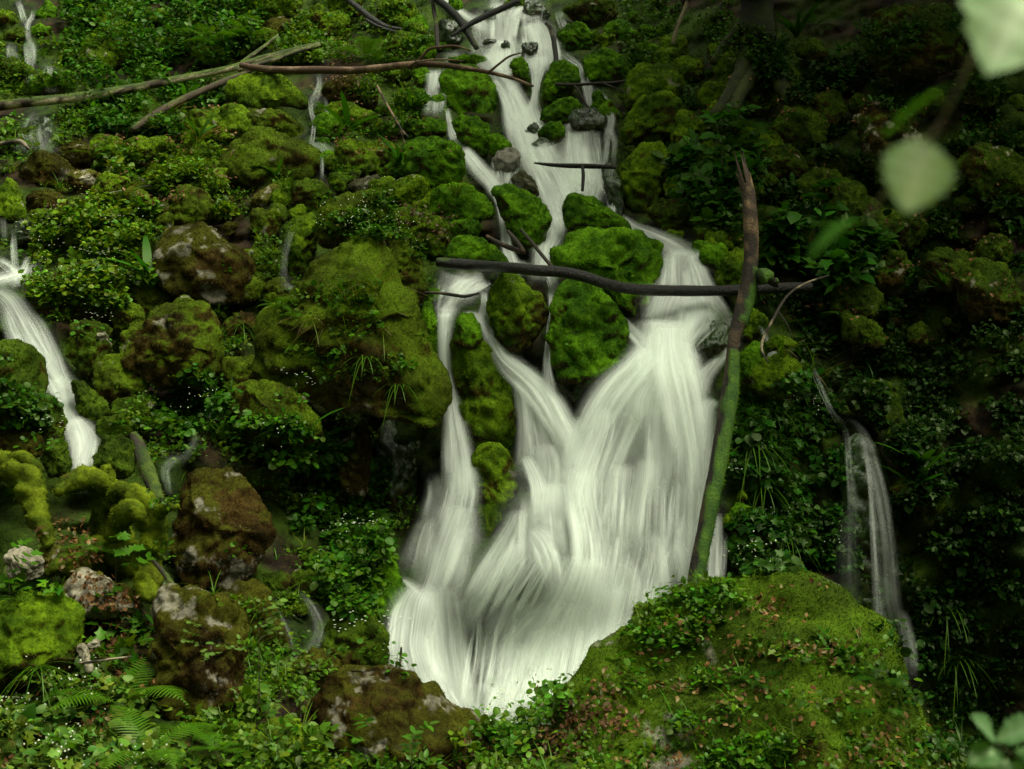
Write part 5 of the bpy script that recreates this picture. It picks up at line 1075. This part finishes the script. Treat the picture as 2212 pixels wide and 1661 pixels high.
def plant(name, label, cat, protos, px, py, sc=1.0, rz=0.0, group=None, back=0.0):
    h = surf_at(px, py)
    loc = h[0] if h else pt(px, py)
    o = empty(name, loc); tag(o, label, cat, group); o.rotation_euler = (0, 0, rz); o.scale = (sc, sc, sc)
    for nm, me in protos:
        c = bpy.data.objects.new(nm, me); COL.objects.link(c); c.parent = o
    return o
FERN = [proto_fern(11), proto_fern(12, 5), proto_fern(13, 6, spread=.8)]; FERND = [proto_fern(14, 6, col=(0.021, 0.070, 0.0038)), proto_fern(15, 4, col=(0.029, 0.090, 0.0046))]
FERNY = [proto_fern(16, 3, .3, (0.095, 0.180, 0.0046)), proto_fern(17, 5, .5, (0.062, 0.156, 0.0054))]
for lab, pr, x, y, sc, rz in [
 ("upright fern beside the long branch, two long fronds to the left", FERN[0], 790, 130, 1.25, .3), ("small arching fern over the long branch by the curtain fall", FERN[1], 822, 138, .9, 1.2),
 ("large pale fern clump at the top of the bright slope", FERN[2], 500, 75, 1.5, 0), ("fern next to the pale clump, lower on the bright slope", FERN[0], 455, 100, 1.3, 2), ("feathery fern at the top of the bright slope, under the edge", FERN[1], 540, 95, 1.2, 4),
 ("little fern on the left shoulder of the huge overhanging rock", FERN[0], 608, 672, .62, .5), ("tiny yellow fern on the face of the huge overhanging rock", FERNY[0], 668, 748, .45, 2.6), ("small fern growing from the left side of the huge rock", FERN[2], 640, 690, .5, 2.2),
 ("wide fern leaning out at the bottom left, fronds pointing right", FERNY[1], 265, 1530, 1.3, .2), ("low fern with broad fronds at the bottom left edge", FERNY[1], 320, 1640, 1.2, 1.5), ("fern at the bottom beside the yellow hump", FERN[2], 470, 1630, .7, 2.8),
 ("fern cut by the left edge below the mossy root", FERN[1], 10, 1090, .8, 5.6), ("fern by the left edge above the cream stone", FERND[0], 30, 1290, .8, 1), ("fern in front of the gnarled stump, left one", FERN[1], 185, 1200, .6, 1.9), ("fern in front of the gnarled stump, right one", FERN[1], 230, 1195, .6, .4),
 ("tall fern on the dark bank above the broken trunk", FERND[0], 1640, 300, 1.25, .9), ("fern on the dark bank behind the trunk top", FERND[1], 1600, 260, .9, 3), ("fern standing alone in the shade right of the trunk", FERND[1], 1775, 705, 1.15, .2), ("pale fern tip below the lone fern in the shade", FERNY[0], 1775, 740, .6, 5),
 ("fern at the top right below the hollow bank", FERND[0], 1760, 60, .9, 2.4), ("small fern on the top right mossy stones", FERND[1], 1455, 60, .8, 1), ("fern frond clump left of the dark gully", FERN[2], 232, 330, .7, .8), ("ladder shaped fern in the herbs at upper left", FERN[1], 215, 345, .7, 0.2),
 ("dark spiky fern on the great front boulder, middle", FERND[0], 1640, 1480, .42, 1.2), ("dark spiky fern on the great front boulder, right side", FERND[0], 1890, 1480, .6, 2.2), ("drooping fern under the right edge of the front boulder crest", FERND[1], 1900, 1540, .5, 4)]:
    plant("fern", lab, "fern", pr, x, y, sc, rz, "ferns on the slope")
HT = [proto_straps(21), proto_straps(22, 7), proto_straps(23, 5, .34, .05)]; HTD = [proto_straps(24, 13, .30, .04, (0.017, 0.061, 0.0038), dead=5)]
for lab, pr, x, y, sc, rz in [
 ("strap leaved plant on the brow of the wide streaked boulder", HT[0], 600, 385, 1, 0), ("strap leaved plant in the hollow beneath the slanting thin branch", HT[1], 255, 240, 1.3, 1), ("strap leaved plant beside the slanting thin branch", HT[2], 395, 225, 1.1, 2),
 ("strap leaved plant under the dark tan faced boulder", HT[1], 782, 205, .9, .5), ("strap leaved plant on the face of the rim lit boulder", HT[0], 885, 235, .9, 2), ("single tall strap plant on the smaller slope boulder", HT[2], 862, 352, .9, 1), ("bright strap leaved plant beside the rill", HT[2], 752, 285, 1.1, 3), ("pale strap leaved plant lower beside the rill", HT[0], 728, 300, 1.0, 4),
 ("strap plant among ferns at the top of the bright slope", HT[1], 515, 70, 1.5, 0), ("strap plant sprouting left of the brown boulder", HT[2], 320, 600, 1.2, .3), ("strap plant on the leafy left slope below the log", HT[1], 430, 300, 1.1, 1), ("upright strap plant among the white flowers", HT[0], 310, 470, 1, 2),
 ("dark strap plant with withered hanging leaves, right bank", HTD[0], 1925, 660, 1.2, 0), ("small dark strap plant right of the withered one", HT[1], 2040, 630, .9, 1), ("spiky strap plant beside the thin right fall", HT[0], 1985, 1010, 1.3, .6), ("lower strap plant beside the thin right fall", HT[1], 1975, 1060, 1.3, 3), ("strap plant high on the shaded bank, top right", HTD[0], 1720, 80, 1.2, 2),
 ("two leaved strap plant on the front boulder", HT[2], 1815, 1420, .55, 1), ("strap plant over the mound of plants by the hollow", HT[1], 665, 935, 1.1, 0), ("strap plant above the white flower clumps by the hollow", HT[2], 690, 965, 1.0, 2.1), ("strap plant at the bottom of the tall brown rock", HT[0], 300, 1380, .8, 1)]:
    plant("strap_fern", lab, "strap-leaved plant", pr, x, y, sc, rz, "strap-leaved plants")
GR = [proto_grass(31), proto_grass(32, 30, .3, droop=1.1), proto_grass(33, 22, .24, .005, (0.095, 0.107, 0.0076), 1.2, True, .55), proto_grass(34, 30, .25, .006, (0.048, 0.123, 0.0038), 1.1, True, .1)]
for lab, pr, x, y, sc in [
 ("fresh green grass tuft on the crest of the huge rock", GR[0], 745, 655, 1), ("second fresh grass tuft on the huge rock, further right", GR[1], 815, 630, 1), ("grass tuft below the crest of the huge rock", GR[0], 775, 660, .9), ("dry yellow grass tuft hanging on the huge rock face", GR[2], 665, 690, 1.0), ("dry grass tuft trailing down the middle of the huge rock", GR[2], 820, 715, 1.1), ("dry straw tuft beside the tiny yellow fern", GR[2], 700, 710, 1.0), ("dark grass tuft under the straw on the huge rock", GR[3], 790, 770, .9), ("grass tuft low on the right of the huge rock", GR[3], 860, 830, .9), ("grass tuft at the left foot of the hump", GR[0], 690, 470, .7),
 ("tall grass on the green boulder left of the pool", GR[1], 985, 420, .9), ("grass on the herb slope below the log", GR[1], 360, 260, 1.1), ("second grass tuft on the herb slope", GR[1], 350, 290, .9), ("grass beside the mossy stone in the herbs", GR[0], 270, 425, 1), ("grass near the white stone", GR[0], 425, 310, 1.2),
 ("hanging grass beside the short mossy log", GR[3], 375, 860, 1), ("hanging grass right of the foot of the brown boulder", GR[3], 520, 700, .9), ("hanging grass in the flowering bank by the fall", GR[3], 705, 1090, 1.2), ("hanging grass at the foot of the flowering bank", GR[3], 880, 1120, .0001) , ("grass drooping over the wet bank near the fall foot", GR[3], 790, 1275, 1),
 ("long hanging grass right of the trunk, upper", GR[3], 1660, 880, 1.2), ("long hanging grass right of the trunk, middle", GR[3], 1630, 960, 1.3), ("hanging grass on the ivy bank above the front boulder", GR[3], 1700, 1160, 1.1), ("hanging grass at the left of the ivy bank", GR[3], 1650, 1050, 1.1), ("bright upright grass behind the trunk", GR[1], 1690, 770, .9), ("yellow grass stalks by the thin right rill", GR[1], 1760, 830, 1.2), ("hanging grass on the dark wall right of the thin fall", GR[3], 2050, 1310, 1.2), ("hanging grass low on the dark wall", GR[3], 2070, 1420, 1.2),
 ("grass tuft below the round left edge boulder", GR[1], 160, 1450, .9), ("grass tuft under the cave of the left edge boulder", GR[3], 80, 1440, .9)]:
    if sc > .01: plant("grass_tuft", lab, "grass tuft", pr, x, y, sc, RNG.uniform(0, .6), "grass tufts")
FLW = [proto_flower(41), proto_flower(42, 34, R=.18), proto_flower(43, 22, h=.18, hang=.12), proto_flower(44, 30, nf=26, R=.2, h=.18)]; FLN = [proto_flower(45, 20, .045, nf=0), proto_flower(46, 14, .05, nf=0, hang=.1)]
for lab, pr, x, y, sc in [
 ("white flowering clump beside the left stream, topmost", FLW[1], 130, 520, 1.2), ("white flowering clump spreading by the stream pool", FLW[3], 100, 570, 1.2), ("white flowering clump in front of the brown rock", FLW[1], 215, 610, 1.1), ("white flowering clump trailing off the ledge", FLW[3], 175, 665, 1.2), ("white flowering clump at the right end of the ledge", FLW[0], 235, 655, 1.1), ("white flowering plant dangling under the ledge", FLW[2], 192, 715, .9), ("white flowers on the upper part of the flowery slope", FLW[0], 195, 470, 1.1),
 ("white flower clump on the mossy mound below the huge rock", FLW[0], 620, 870, .9), ("big white flower clump left of the tan rock", FLW[3], 665, 1010, 1.1), ("white flower clump in the middle of the flowering bank", FLW[1], 690, 1060, 1.1), ("small white flower clump left of the flowering bank", FLW[0], 620, 1060, .9), ("white flower clump low on the flowering bank", FLW[3], 760, 1120, 1), ("white flower clump by the fall side", FLW[2], 830, 1080, 1), ("white flower clump above the foot of the bank", FLW[1], 800, 1200, 1), ("white flower clump under the two toned boulder", FLW[0], 440, 880, 1.1), ("round leaved clump with white flowers beside the short log", FLW[1], 400, 860, 1.1),
 ("white flowers at the foot of the fall on the grey lichen rock", FLW[3], 800, 1420, .9), ("pale flowering plant beside the black twig", FLW[2], 855, 1440, .8), ("white flowers in the shade beneath the ivy bank", FLW[0], 1780, 1200, 1.0), ("white flower clump by the grass right of the trunk", FLW[0], 1700, 850, .9), ("flowering clump at the water's edge, bottom centre", FLW[3], 1110, 1560, .9), ("third flowering clump lower at the water's edge", FLW[1], 1075, 1610, .9), ("white flowers left of the mossy stump", FLW[0], 85, 970, .9), ("sprig with white flowers on the tall green boulder", FLW[2], 1235, 740, .5), ("flower sprigs on the dark brown boulder", FLW[0], 500, 1200, .7)]:
    plant("flowering_plant", lab, "flowering plant", pr, x, y, sc, RNG.uniform(0, 3), "white flowering plants")
for lab, pr, x, y, sc in [
 ("round leaved plant on the face of the cream patched boulder", FLN[0], 475, 590, .6), ("leafy sprig on the green curtain boulder", FLN[1], 1020, 215, .9), ("leafy sprig on the boulder left of the chute", FLN[1], 1022, 290, .9), ("leafy sprig on the shaded side of the broad green boulder", FLN[1], 1340, 590, .6), ("leafy clump beside the end of the black log", FLN[0], 930, 560, 1.0), ("round leaved plant on the mossy ledge between the falls", FLN[1], 1070, 1130, .7), ("round leaved plant low on the huge rock", FLN[0], 905, 740, .6), ("round leaved plant on the front boulder's left flank", FLN[0], 1350, 1480, .9), ("glossy leaved plant on the front boulder near the water", FLN[0], 1330, 1440, .7)]:
    plant("leafy_plant", lab, "plant", pr, x, y, sc, RNG.uniform(0, 3))
SAP = [proto_sapling(51, 40, .42, .034, (0.095, 0.172, 0.0268), 'round', .9), proto_sapling(52, 30, .5, .05, (0.076, 0.156, 0.0191)), proto_sapling(53, 12, .4, .10, (0.048, 0.139, 0.0057), 'lobed', .95), proto_sapling(54, 22, .4, .10, (0.048, 0.131, 0.0076), 'ovate', .4)]
for lab, pr, p3, sc, rz in [
 ("blurred young spray of pale round leaves in front of the notched rock", SAP[0], unproj(560, 1520, 5.2), .8, 0), ("second blurred spray of pale leaves, lower left of the first", SAP[0], unproj(440, 1490, 5.3), .55, 2), ("pale leafy seedling near the bottom edge, centre left", SAP[1], unproj(600, 1640, 5.4), .55, 1), ("pale leafy seedling right of the notched rock", SAP[1], unproj(650, 1560, 5.6), .55, 4),
 ("blurred plant with long narrow leaves at the bottom centre", SAP[3], unproj(800, 1700, 5.2), .55, 2.2), ("narrow leaved plant right beside the blurred one at the bottom", SAP[3], unproj(890, 1690, 5.4), .5, .4)]:
    o = empty("seedling", p3); tag(o, lab, "seedling"); o.scale = (sc,) * 3; o.rotation_euler = (0, 0, rz)
    for nm, me in pr:
        c = bpy.data.objects.new(nm, me); COL.objects.link(c); c.parent = o
for lab, x, y, sc, rz in [("maple seedling over the cream ledge, lower left", 250, 1290, .8, 0), ("maple seedling above the brown leaf patch", 215, 1420, .8, 2), ("broad leaved seedling left of the cream stone", 20, 1300, .7, 1), ("maple seedling in front of the stump", 280, 1250, .75, 3.4)]:
    plant("maple_seedling", lab, "seedling", SAP[2], x, y, sc, rz, "maple seedlings")
plant("broad_leaved_plant", "large leaved shrub on the bank behind the broken trunk", "plant", proto_sapling(55, 36, .6, .10, (0.021, 0.090, 0.0054), 'ovate', .75), 1560, 430, 1.1, 0)
plant("broad_leaved_plant", "large leaved shrub in the shade right of the trunk", "plant", proto_sapling(56, 40, .6, .11, (0.019, 0.078, 0.0038), 'ovate', .75), 1760, 590, 1.1, 1)
plant("broad_leaved_plant", "leafy shrub above the dark hump, right bank", "plant", proto_sapling(57, 40, .5, .07, (0.017, 0.070, 0.0038), 'ovate', .6), 1800, 250, 1.1, 1)
plant("hazel_shrub", "wispy shrub with thin stems on the upper left slope", "shrub", proto_sapling(58, 90, 1.5, .05, (0.025, 0.082, 0.0054), 'ovate', .7), 410, 150, 1.0, 1)
# ------------------------------------------------------------------ the out-of-focus twig hanging in front of the lens side (1.5 m away)
def serrate_leaf(name, tip_dir, L, W, base, col, par, mat, up, droop=.2, teeth=13):
    n = 15; t = np.linspace(0, 1, n); prof = np.sin(np.clip(t, 0, 1) ** .8 * pi) ** .72 * (1 - .15 * t)
    tip_dir = unit(np.asarray(tip_dir, float)); up = np.asarray(up, float); nn = unit(up - tip_dir * (up @ tip_dir)); sd = np.cross(tip_dir, nn)
    V, F, C = [], [], []; m = 9; s = np.linspace(-1, 1, m)
    for i in range(n):
        for j in range(m):
            w = prof[i] * W * .5 * s[j] * (1 + (.22 if (i % 2 and abs(s[j]) == 1) else 0))
            wave = .018 * L * sin(i * 1.9 + abs(s[j]) * 2.5) * abs(s[j]); vein = .012 * L * cos((t[i] * 9 - abs(s[j]) * 2.2) * 2 * pi) * (abs(s[j]) > .1)
            V.append(np.asarray(base) + tip_dir * L * (t[i] + .10 * abs(s[j]) * (t[i] > .02)) + sd * w + nn * (.22 * abs(w) - droop * L * t[i] ** 2 + wave + vein * .4))
            C.append(np.asarray(col) * (1.15 if j == m // 2 else 1 + .07 * cos((t[i] * 5 - abs(s[j]) * 1.6) * 2 * pi) - .38 * abs(s[j]) ** 2) * np.array([1 - .25 * abs(s[j]), 1, 1 - .3 * abs(s[j])]))
    for i in range(n - 1):
        for j in range(m - 1): F.append([i * m + j, i * m + j + 1, (i + 1) * m + j + 1, (i + 1) * m + j])
    return mesh_np(name, np.array(V) - np.array(par.location), np.array(F), np.array(C), mat, par)
tw0 = unproj(2300, -150, 1.041)
twig = empty("twig", tw0); tag(twig, "blurred twig with big pale leaves hanging close by, top right", "twig")
C, R = pxpath([(2300,-150,8,1.041),(2160,20,6,1.041),(2075,180,5.5,1.041),(2035,260,5,1.047),(2000,310,4.5,1.047),(1950,380,4,1.060),(1905,425,4,1.074),(1870,480,3,1.074)])
V, F, N, al, _ = tube_np(C, R, 8, .05, 3); mesh_np("stem", V - tw0, F, (0.10, 0.075, 0.03), M_BARK, twig)
M_PALE = leaf_mat("pale_leaf", trans=.6, gloss=.05)
PALE = (0.70, 0.80, 0.62); GRN = (0.055, 0.15, 0.015)
CUP = (0.1, -.85, .5)
serrate_leaf("leaf", unproj(2110, 215, 1.007) - unproj(2250, -60, 1.074), 0.0924, 0.0878, unproj(2250, -70, 1.041), PALE, twig, M_PALE, CUP)
serrate_leaf("leaf", unproj(1962, 455, 1.041) - unproj(2000, 300, 1.047), 0.0530, 0.0509, unproj(1999, 295, 1.047), PALE, twig, M_PALE, CUP, .1)
serrate_leaf("leaf", unproj(1900, 262, 1.074) - unproj(2058, 182, 1.047), 0.0568, 0.0243, unproj(2062, 180, 1.047), GRN, twig, M_LEAF, (0.3, -.35, .85))
serrate_leaf("leaf", unproj(1730, 545, 1.074) - unproj(1845, 470, 1.074), 0.0432, 0.0157, unproj(1850, 468, 1.074), GRN, twig, M_LEAF, (0.2, -.3, .9))
serrate_leaf("leaf", unproj(2260, 60, 1.074) - unproj(2200, -60, 1.074), 0.0432, 0.0424, unproj(2200, -80, 1.074), GRN, twig, M_LEAF, CUP)
b0 = unproj(2300, 1720, 2.0)
tw2 = empty("twig", b0); tag(tw2, "blurred leafy twig close by in the bottom right corner", "twig")
C, R = pxpath([(2300,1720,5,2.0),(2230,1660,4.5,2.0),(2170,1620,4,2.0),(2130,1590,3,2.0)]); V, F, N, al, _ = tube_np(C, R, 8, .05, 4); mesh_np("stem", V - b0, F, (0.08, 0.06, 0.03), M_BARK, tw2)
P2 = (0.22, 0.36, 0.17)
for (bx, by), (tx, ty), L, W, c in [((2150,1600),(2098,1530),.055,.042,P2),((2150,1600),(2240,1560),.075,.048,P2),((2165,1620),(2105,1640),.06,.042,(0.10,0.22,0.07)),((2180,1640),(2130,1680),.06,.05,P2),((2190,1620),(2260,1640),.08,.055,(0.08,0.2,0.05)),((2200,1640),(2200,1700),.08,.06,P2)]:
    serrate_leaf("leaf", unproj(tx, ty, 1.97) - unproj(bx, by, 2.0), L, W, unproj(bx, by, 2.0), c, tw2, M_PALE, (0.1, -.6, .8), .15)

# ------------------------------------------------------------------ moss fibres on rocks, wood and ground
def fuzz(V, F, N, col, mv, origin, seed, ppm=1.0, blade=1.0, maxn=30000):
    """tufts of fine blades: returns a Leaves set in the local space of V"""
    rs = np.random.default_rng(seed)
    tri = F if F.shape[1] == 3 else np.vstack([F[:, [0, 1, 2]], F[:, [0, 2, 3]]])
    a, b, c = V[tri[:, 0]], V[tri[:, 1]], V[tri[:, 2]]; ar = np.linalg.norm(np.cross(b - a, c - a), axis=1) / 2
    cen = (a + b + c) / 3 + origin; vd = unit(np.array([0, 0, CAMZ]) - cen); nf = unit(np.cross(b - a, c - a)); dist = np.linalg.norm(cen - np.array([0, 0, CAMZ]), axis=1)
    facing = (nf * vd).sum(1); m = mv[tri].mean(1)
    pxa = ar * (FPX / dist * .463) ** 2          # area in rendered pixels, face on
    w = pxa * np.clip(facing + .45, 0, 1) * np.clip(m, 0, 1) * ppm
    n = int(min(w.sum() * .62, maxn))
    L = Leaves()
    if n < 3: return L
    k = rs.choice(len(tri), n, p=w / w.sum()); u = rs.random((n, 2)); fl = u.sum(1) > 1; u[fl] = 1 - u[fl]
    bar = np.stack([1 - u.sum(1), u[:, 0], u[:, 1]], 1)
    p = (V[tri[k]] * bar[..., None]).sum(1); nn = unit((N[tri[k]] * bar[..., None]).sum(1)); cc = (col[tri[k]] * bar[..., None]).sum(1)
    ds = dist[k]; ln = (.003 + .0007 * ds) * blade * rs.uniform(.6, 1.5, n); 
    steep = np.clip(1 - nn[:, 2], 0, 1.3)
    d = nn + rs.normal(size=(n, 3)) * .55 + np.array([0, 0, -1.0]) * (steep * .65)[:, None]
    ln = ln * (1 + steep * .25)
    cc = cc * (1 + rs.normal(size=(n, 1)) * .45).clip(.3, 2.4) * (1 + rs.normal(size=(n, 3)) * np.array([.16, .06, .1])) * 1.12
    L.add(p - nn * .003, d, nn + rs.normal(size=(n, 3)) * .3, ln, ds * .00062 * rs.uniform(.7, 1.5, n) * max(1, blade * .8), cc.clip(0.001, 1), 'tri', 0, .2)
    return L
for k, b_ in enumerate(BOULDERS):
    if b_['moss'].max() < .05: continue
    L = fuzz(b_['V'], b_['F'], b_['N'], b_['col'], b_['moss'], b_['c'], 300 + k, 1.5, 1.0 if b_['o'] is not MOUND else 1.5, 30000 if b_['o'] is not MOUND else 70000)
    if L.n: L.obj("moss", M_MOSS, b_['o'], smooth_sh=False)["kind"] = 'stuff'
for k, (o, V, F, N, c, mv, base) in enumerate(WOODMOSS):
    L = fuzz(V, F, N, c, mv, np.array(base), 700 + k, 1.2, 1.5, 14000)
    if L.n: L.obj("moss", M_MOSS, o, smooth_sh=False)["kind"] = 'stuff'
vis = ((GX > -30) & (GX < 2240) & (GY > -30) & (GY < 1690)).ravel()
TN = vnormals(TP2, np.vstack([TF[:, [0, 1, 2]], TF[:, [0, 2, 3]]]))
gm = np.where(vis, smooth(-.15, .2, fbm(TP * 1.4, 4, 41)) * (1 - .55 * smooth(.6, 1, TW)), 0)
gl = fuzz(TP2, TF, TN, tcol, gm, np.zeros(3), 999, .8, 1.15, 130000)
tag(gl.obj("moss_carpet", M_MOSS, smooth_sh=False), kind='stuff')

# ------------------------------------------------------------------ the water
from mathutils.bvhtree import BVHTree
BVH = BVHTree.FromPolygons([Vector(v) for v in TP2], [tuple(int(q) for q in f) for f in TF])
def bed(X, Y, D):
    """keep the sheet in front of the rock bed it runs over"""
    o = Vector((0, 0, CAMZ)); out = D.copy().ravel(); Q = unproj(X.ravel(), Y.ravel(), np.ones(X.size)) - np.array([0, 0, CAMZ])
    for i, d in enumerate(Q):
        h = BVH.ray_cast(o, Vector(d))
        if h[0] is not None and h[0].y - .045 < out[i]: out[i] = h[0].y - .045
    return out.reshape(D.shape)
def sheets(rows, seed):
    Vs, Fs, FL, DN, n0 = [], [], [], [], 0
    rs = np.random.default_rng(seed)
    more = []
    fine = set()
    def thread(pts, u0, f, a, b, dens, off):
        P0 = catmull(pts, 12.0); n = len(P0); P0 = P0[int(a * n):max(int(a * n) + 4, int(n * b))]
        if len(P0) < 3: return
        P0 = P0[np.unique(np.linspace(0, len(P0) - 1, min(len(P0), 5)).astype(int))]
        fine.add(len(rows) + len(more)); more.append(([(p[0] + u0 * p[2], p[1] + abs(u0) * 6, max(2.0, p[2] * f)) for p in P0], dens, off))
    for pts, dens, off in rows:                       # finer threads inside each sheet
        hm = np.mean([p[2] for p in pts])
        for _ in range(2 if hm < 13 else 2 if hm < 30 else 3 if hm < 60 else 5):
            thread(pts, rs.uniform(-.85, .85), rs.uniform(.16, .42), rs.uniform(0, .45), rs.uniform(.65, 1), dens * rs.uniform(.35, .8), off + rs.uniform(.01, .07))
        if dens > .3:
            for _ in range(2 if hm < 30 else 5):      # and hair-fine ones that give the silk its grain
                thread(pts, rs.uniform(-.9, .9), rs.uniform(.04, .11), rs.uniform(0, .6), rs.uniform(.5, 1), rs.uniform(.25, .6) * min(1, dens), off + rs.uniform(.02, .08))
    for ri, (pts, dens, off) in enumerate([(r[0], r[1] * (.62 if np.mean([p[2] for p in r[0]]) > 45 else .74 if np.mean([p[2] for p in r[0]]) > 13 else .62), r[2]) for r in rows] + more):
        e = np.array(pts[-1], float) - np.array(pts[-2], float); e = e / max(np.hypot(e[0], e[1]), 1e-6)
        hw0 = np.mean([p[2] for p in pts]); run = 0.0 if pts[-1][1] > 1440 else min(46.0, 2.2 * pts[-1][2] + 10)
        A = catmull(list(pts) + [tuple(np.array(pts[-1], float) + np.array([e[0] * run, e[1] * run, pts[-1][2] * .12]))], 9.0); m = len(A); k = 17
        hw = np.maximum(A[:, 2], 2) * (1.3 if hw0 > 26 else 1.12); T = unit(np.gradient(A[:, :2], axis=0)); Pn = np.stack([-T[:, 1], T[:, 0]], 1)
        Pn = np.where((Pn[:, :1] > 0), Pn, Pn) ; u = np.linspace(-1, 1, k)
        # keep cross lines nearly level where the sheet falls steeply, so that neighbours do not fold over each other
        X = A[:, 0][:, None] + Pn[:, 0][:, None] * u * hw[:, None]; Y = A[:, 1][:, None] + Pn[:, 1][:, None] * u * hw[:, None] * .55
        D = depth(X, Y); D0 = depth(A[:, 0], A[:, 1])[:, None]
        D = .5 * D + .5 * D0 - off - (.10 * hw * D0[:, 0] / FPX)[:, None] * (1 - u ** 2)[None]
        Y = np.minimum(Y, 1566); D = bed(X, Y, D); Q = unproj(X, Y, D)
        W3 = 2 * hw * D0[:, 0] / FPX; Lm = np.concatenate([[0], np.cumsum(np.linalg.norm(np.diff(Q[:, k // 2], axis=0), axis=1))])
        wm = W3.mean(); sd = rs.random() * 90
        wob = fbm(np.stack([Q[..., 0].ravel() * 3, Q[..., 2].ravel() * .9, np.full(Q[..., 0].size, sd)], 1), 2, 5).reshape(m, k)
        Q[..., 1] += wob * .05
        fl = np.stack([np.broadcast_to(u * wm / 2 * 1.0, (m, k)) + sd, np.broadcast_to(Lm[:, None], (m, k)) + sd * .37 + 0.10 * wob, np.full((m, k), sd)], -1)
        L = Lm[-1]; fin = min(.08, L * .25) if dens > .5 else L * .3; fout = min(.34, L * .45)
        if ri in fine: fin = L * .38; fout = L * .45
        ed = smooth(0, .95 if ri in fine or hw.mean() > 26 else .7, 1 - np.abs(u))[None] * (.55 + .45 * smooth(0, fin, Lm + .03))[:, None] * smooth(0, fin * .8, Lm + .01)[:, None] * smooth(0, fout, L - Lm)[:, None]
        i = np.arange(m * k).reshape(m, k)
        Vs.append(Q.reshape(-1, 3)); Fs.append(np.stack([i[:-1, :-1].ravel(), i[:-1, 1:].ravel(), i[1:, 1:].ravel(), i[1:, :-1].ravel()], 1) + n0); n0 += m * k
        FL.append(fl.reshape(-1, 3)); DN.append((dens * ed).ravel())
    return np.vstack(Vs), np.vstack(Fs), np.vstack(FL), np.concatenate(DN)
def water(name, label, rows, seed):
    V, F, FL, DN = sheets(rows, seed)
    o = mesh_np(name, V, F, None, M_WATER, extra={"flow": FL, "dens": DN})
    tag(o, label, "waterfall", kind='structure'); return o
water("waterfall", "white silky waterfall pouring down the middle of the slope", FALLS, 1)
WL = {"left_a": ("stream", "white stream tumbling down the left edge"), "left_b": ("stream", "thin rill in the top left corner"), "mid_a": ("stream", "little rill between the boulders left of the cascade"), "mid_b": ("stream", "faint trickle over the green moss slab"), "mid_c": ("stream", "rill beside the short mossy log"), "mid_d": ("stream", "faint rill at the foot of the flowering bank"), "mid_e": ("stream", "thin glint of water among the plants"), "right_a": ("waterfall", "thin double waterfall in the shade on the right"), "right_b": ("stream", "thin veil of water behind the broken trunk")}
for i, (key, rows) in enumerate(SIDE): water(WL[key][0], WL[key][1], rows, 10 + i)
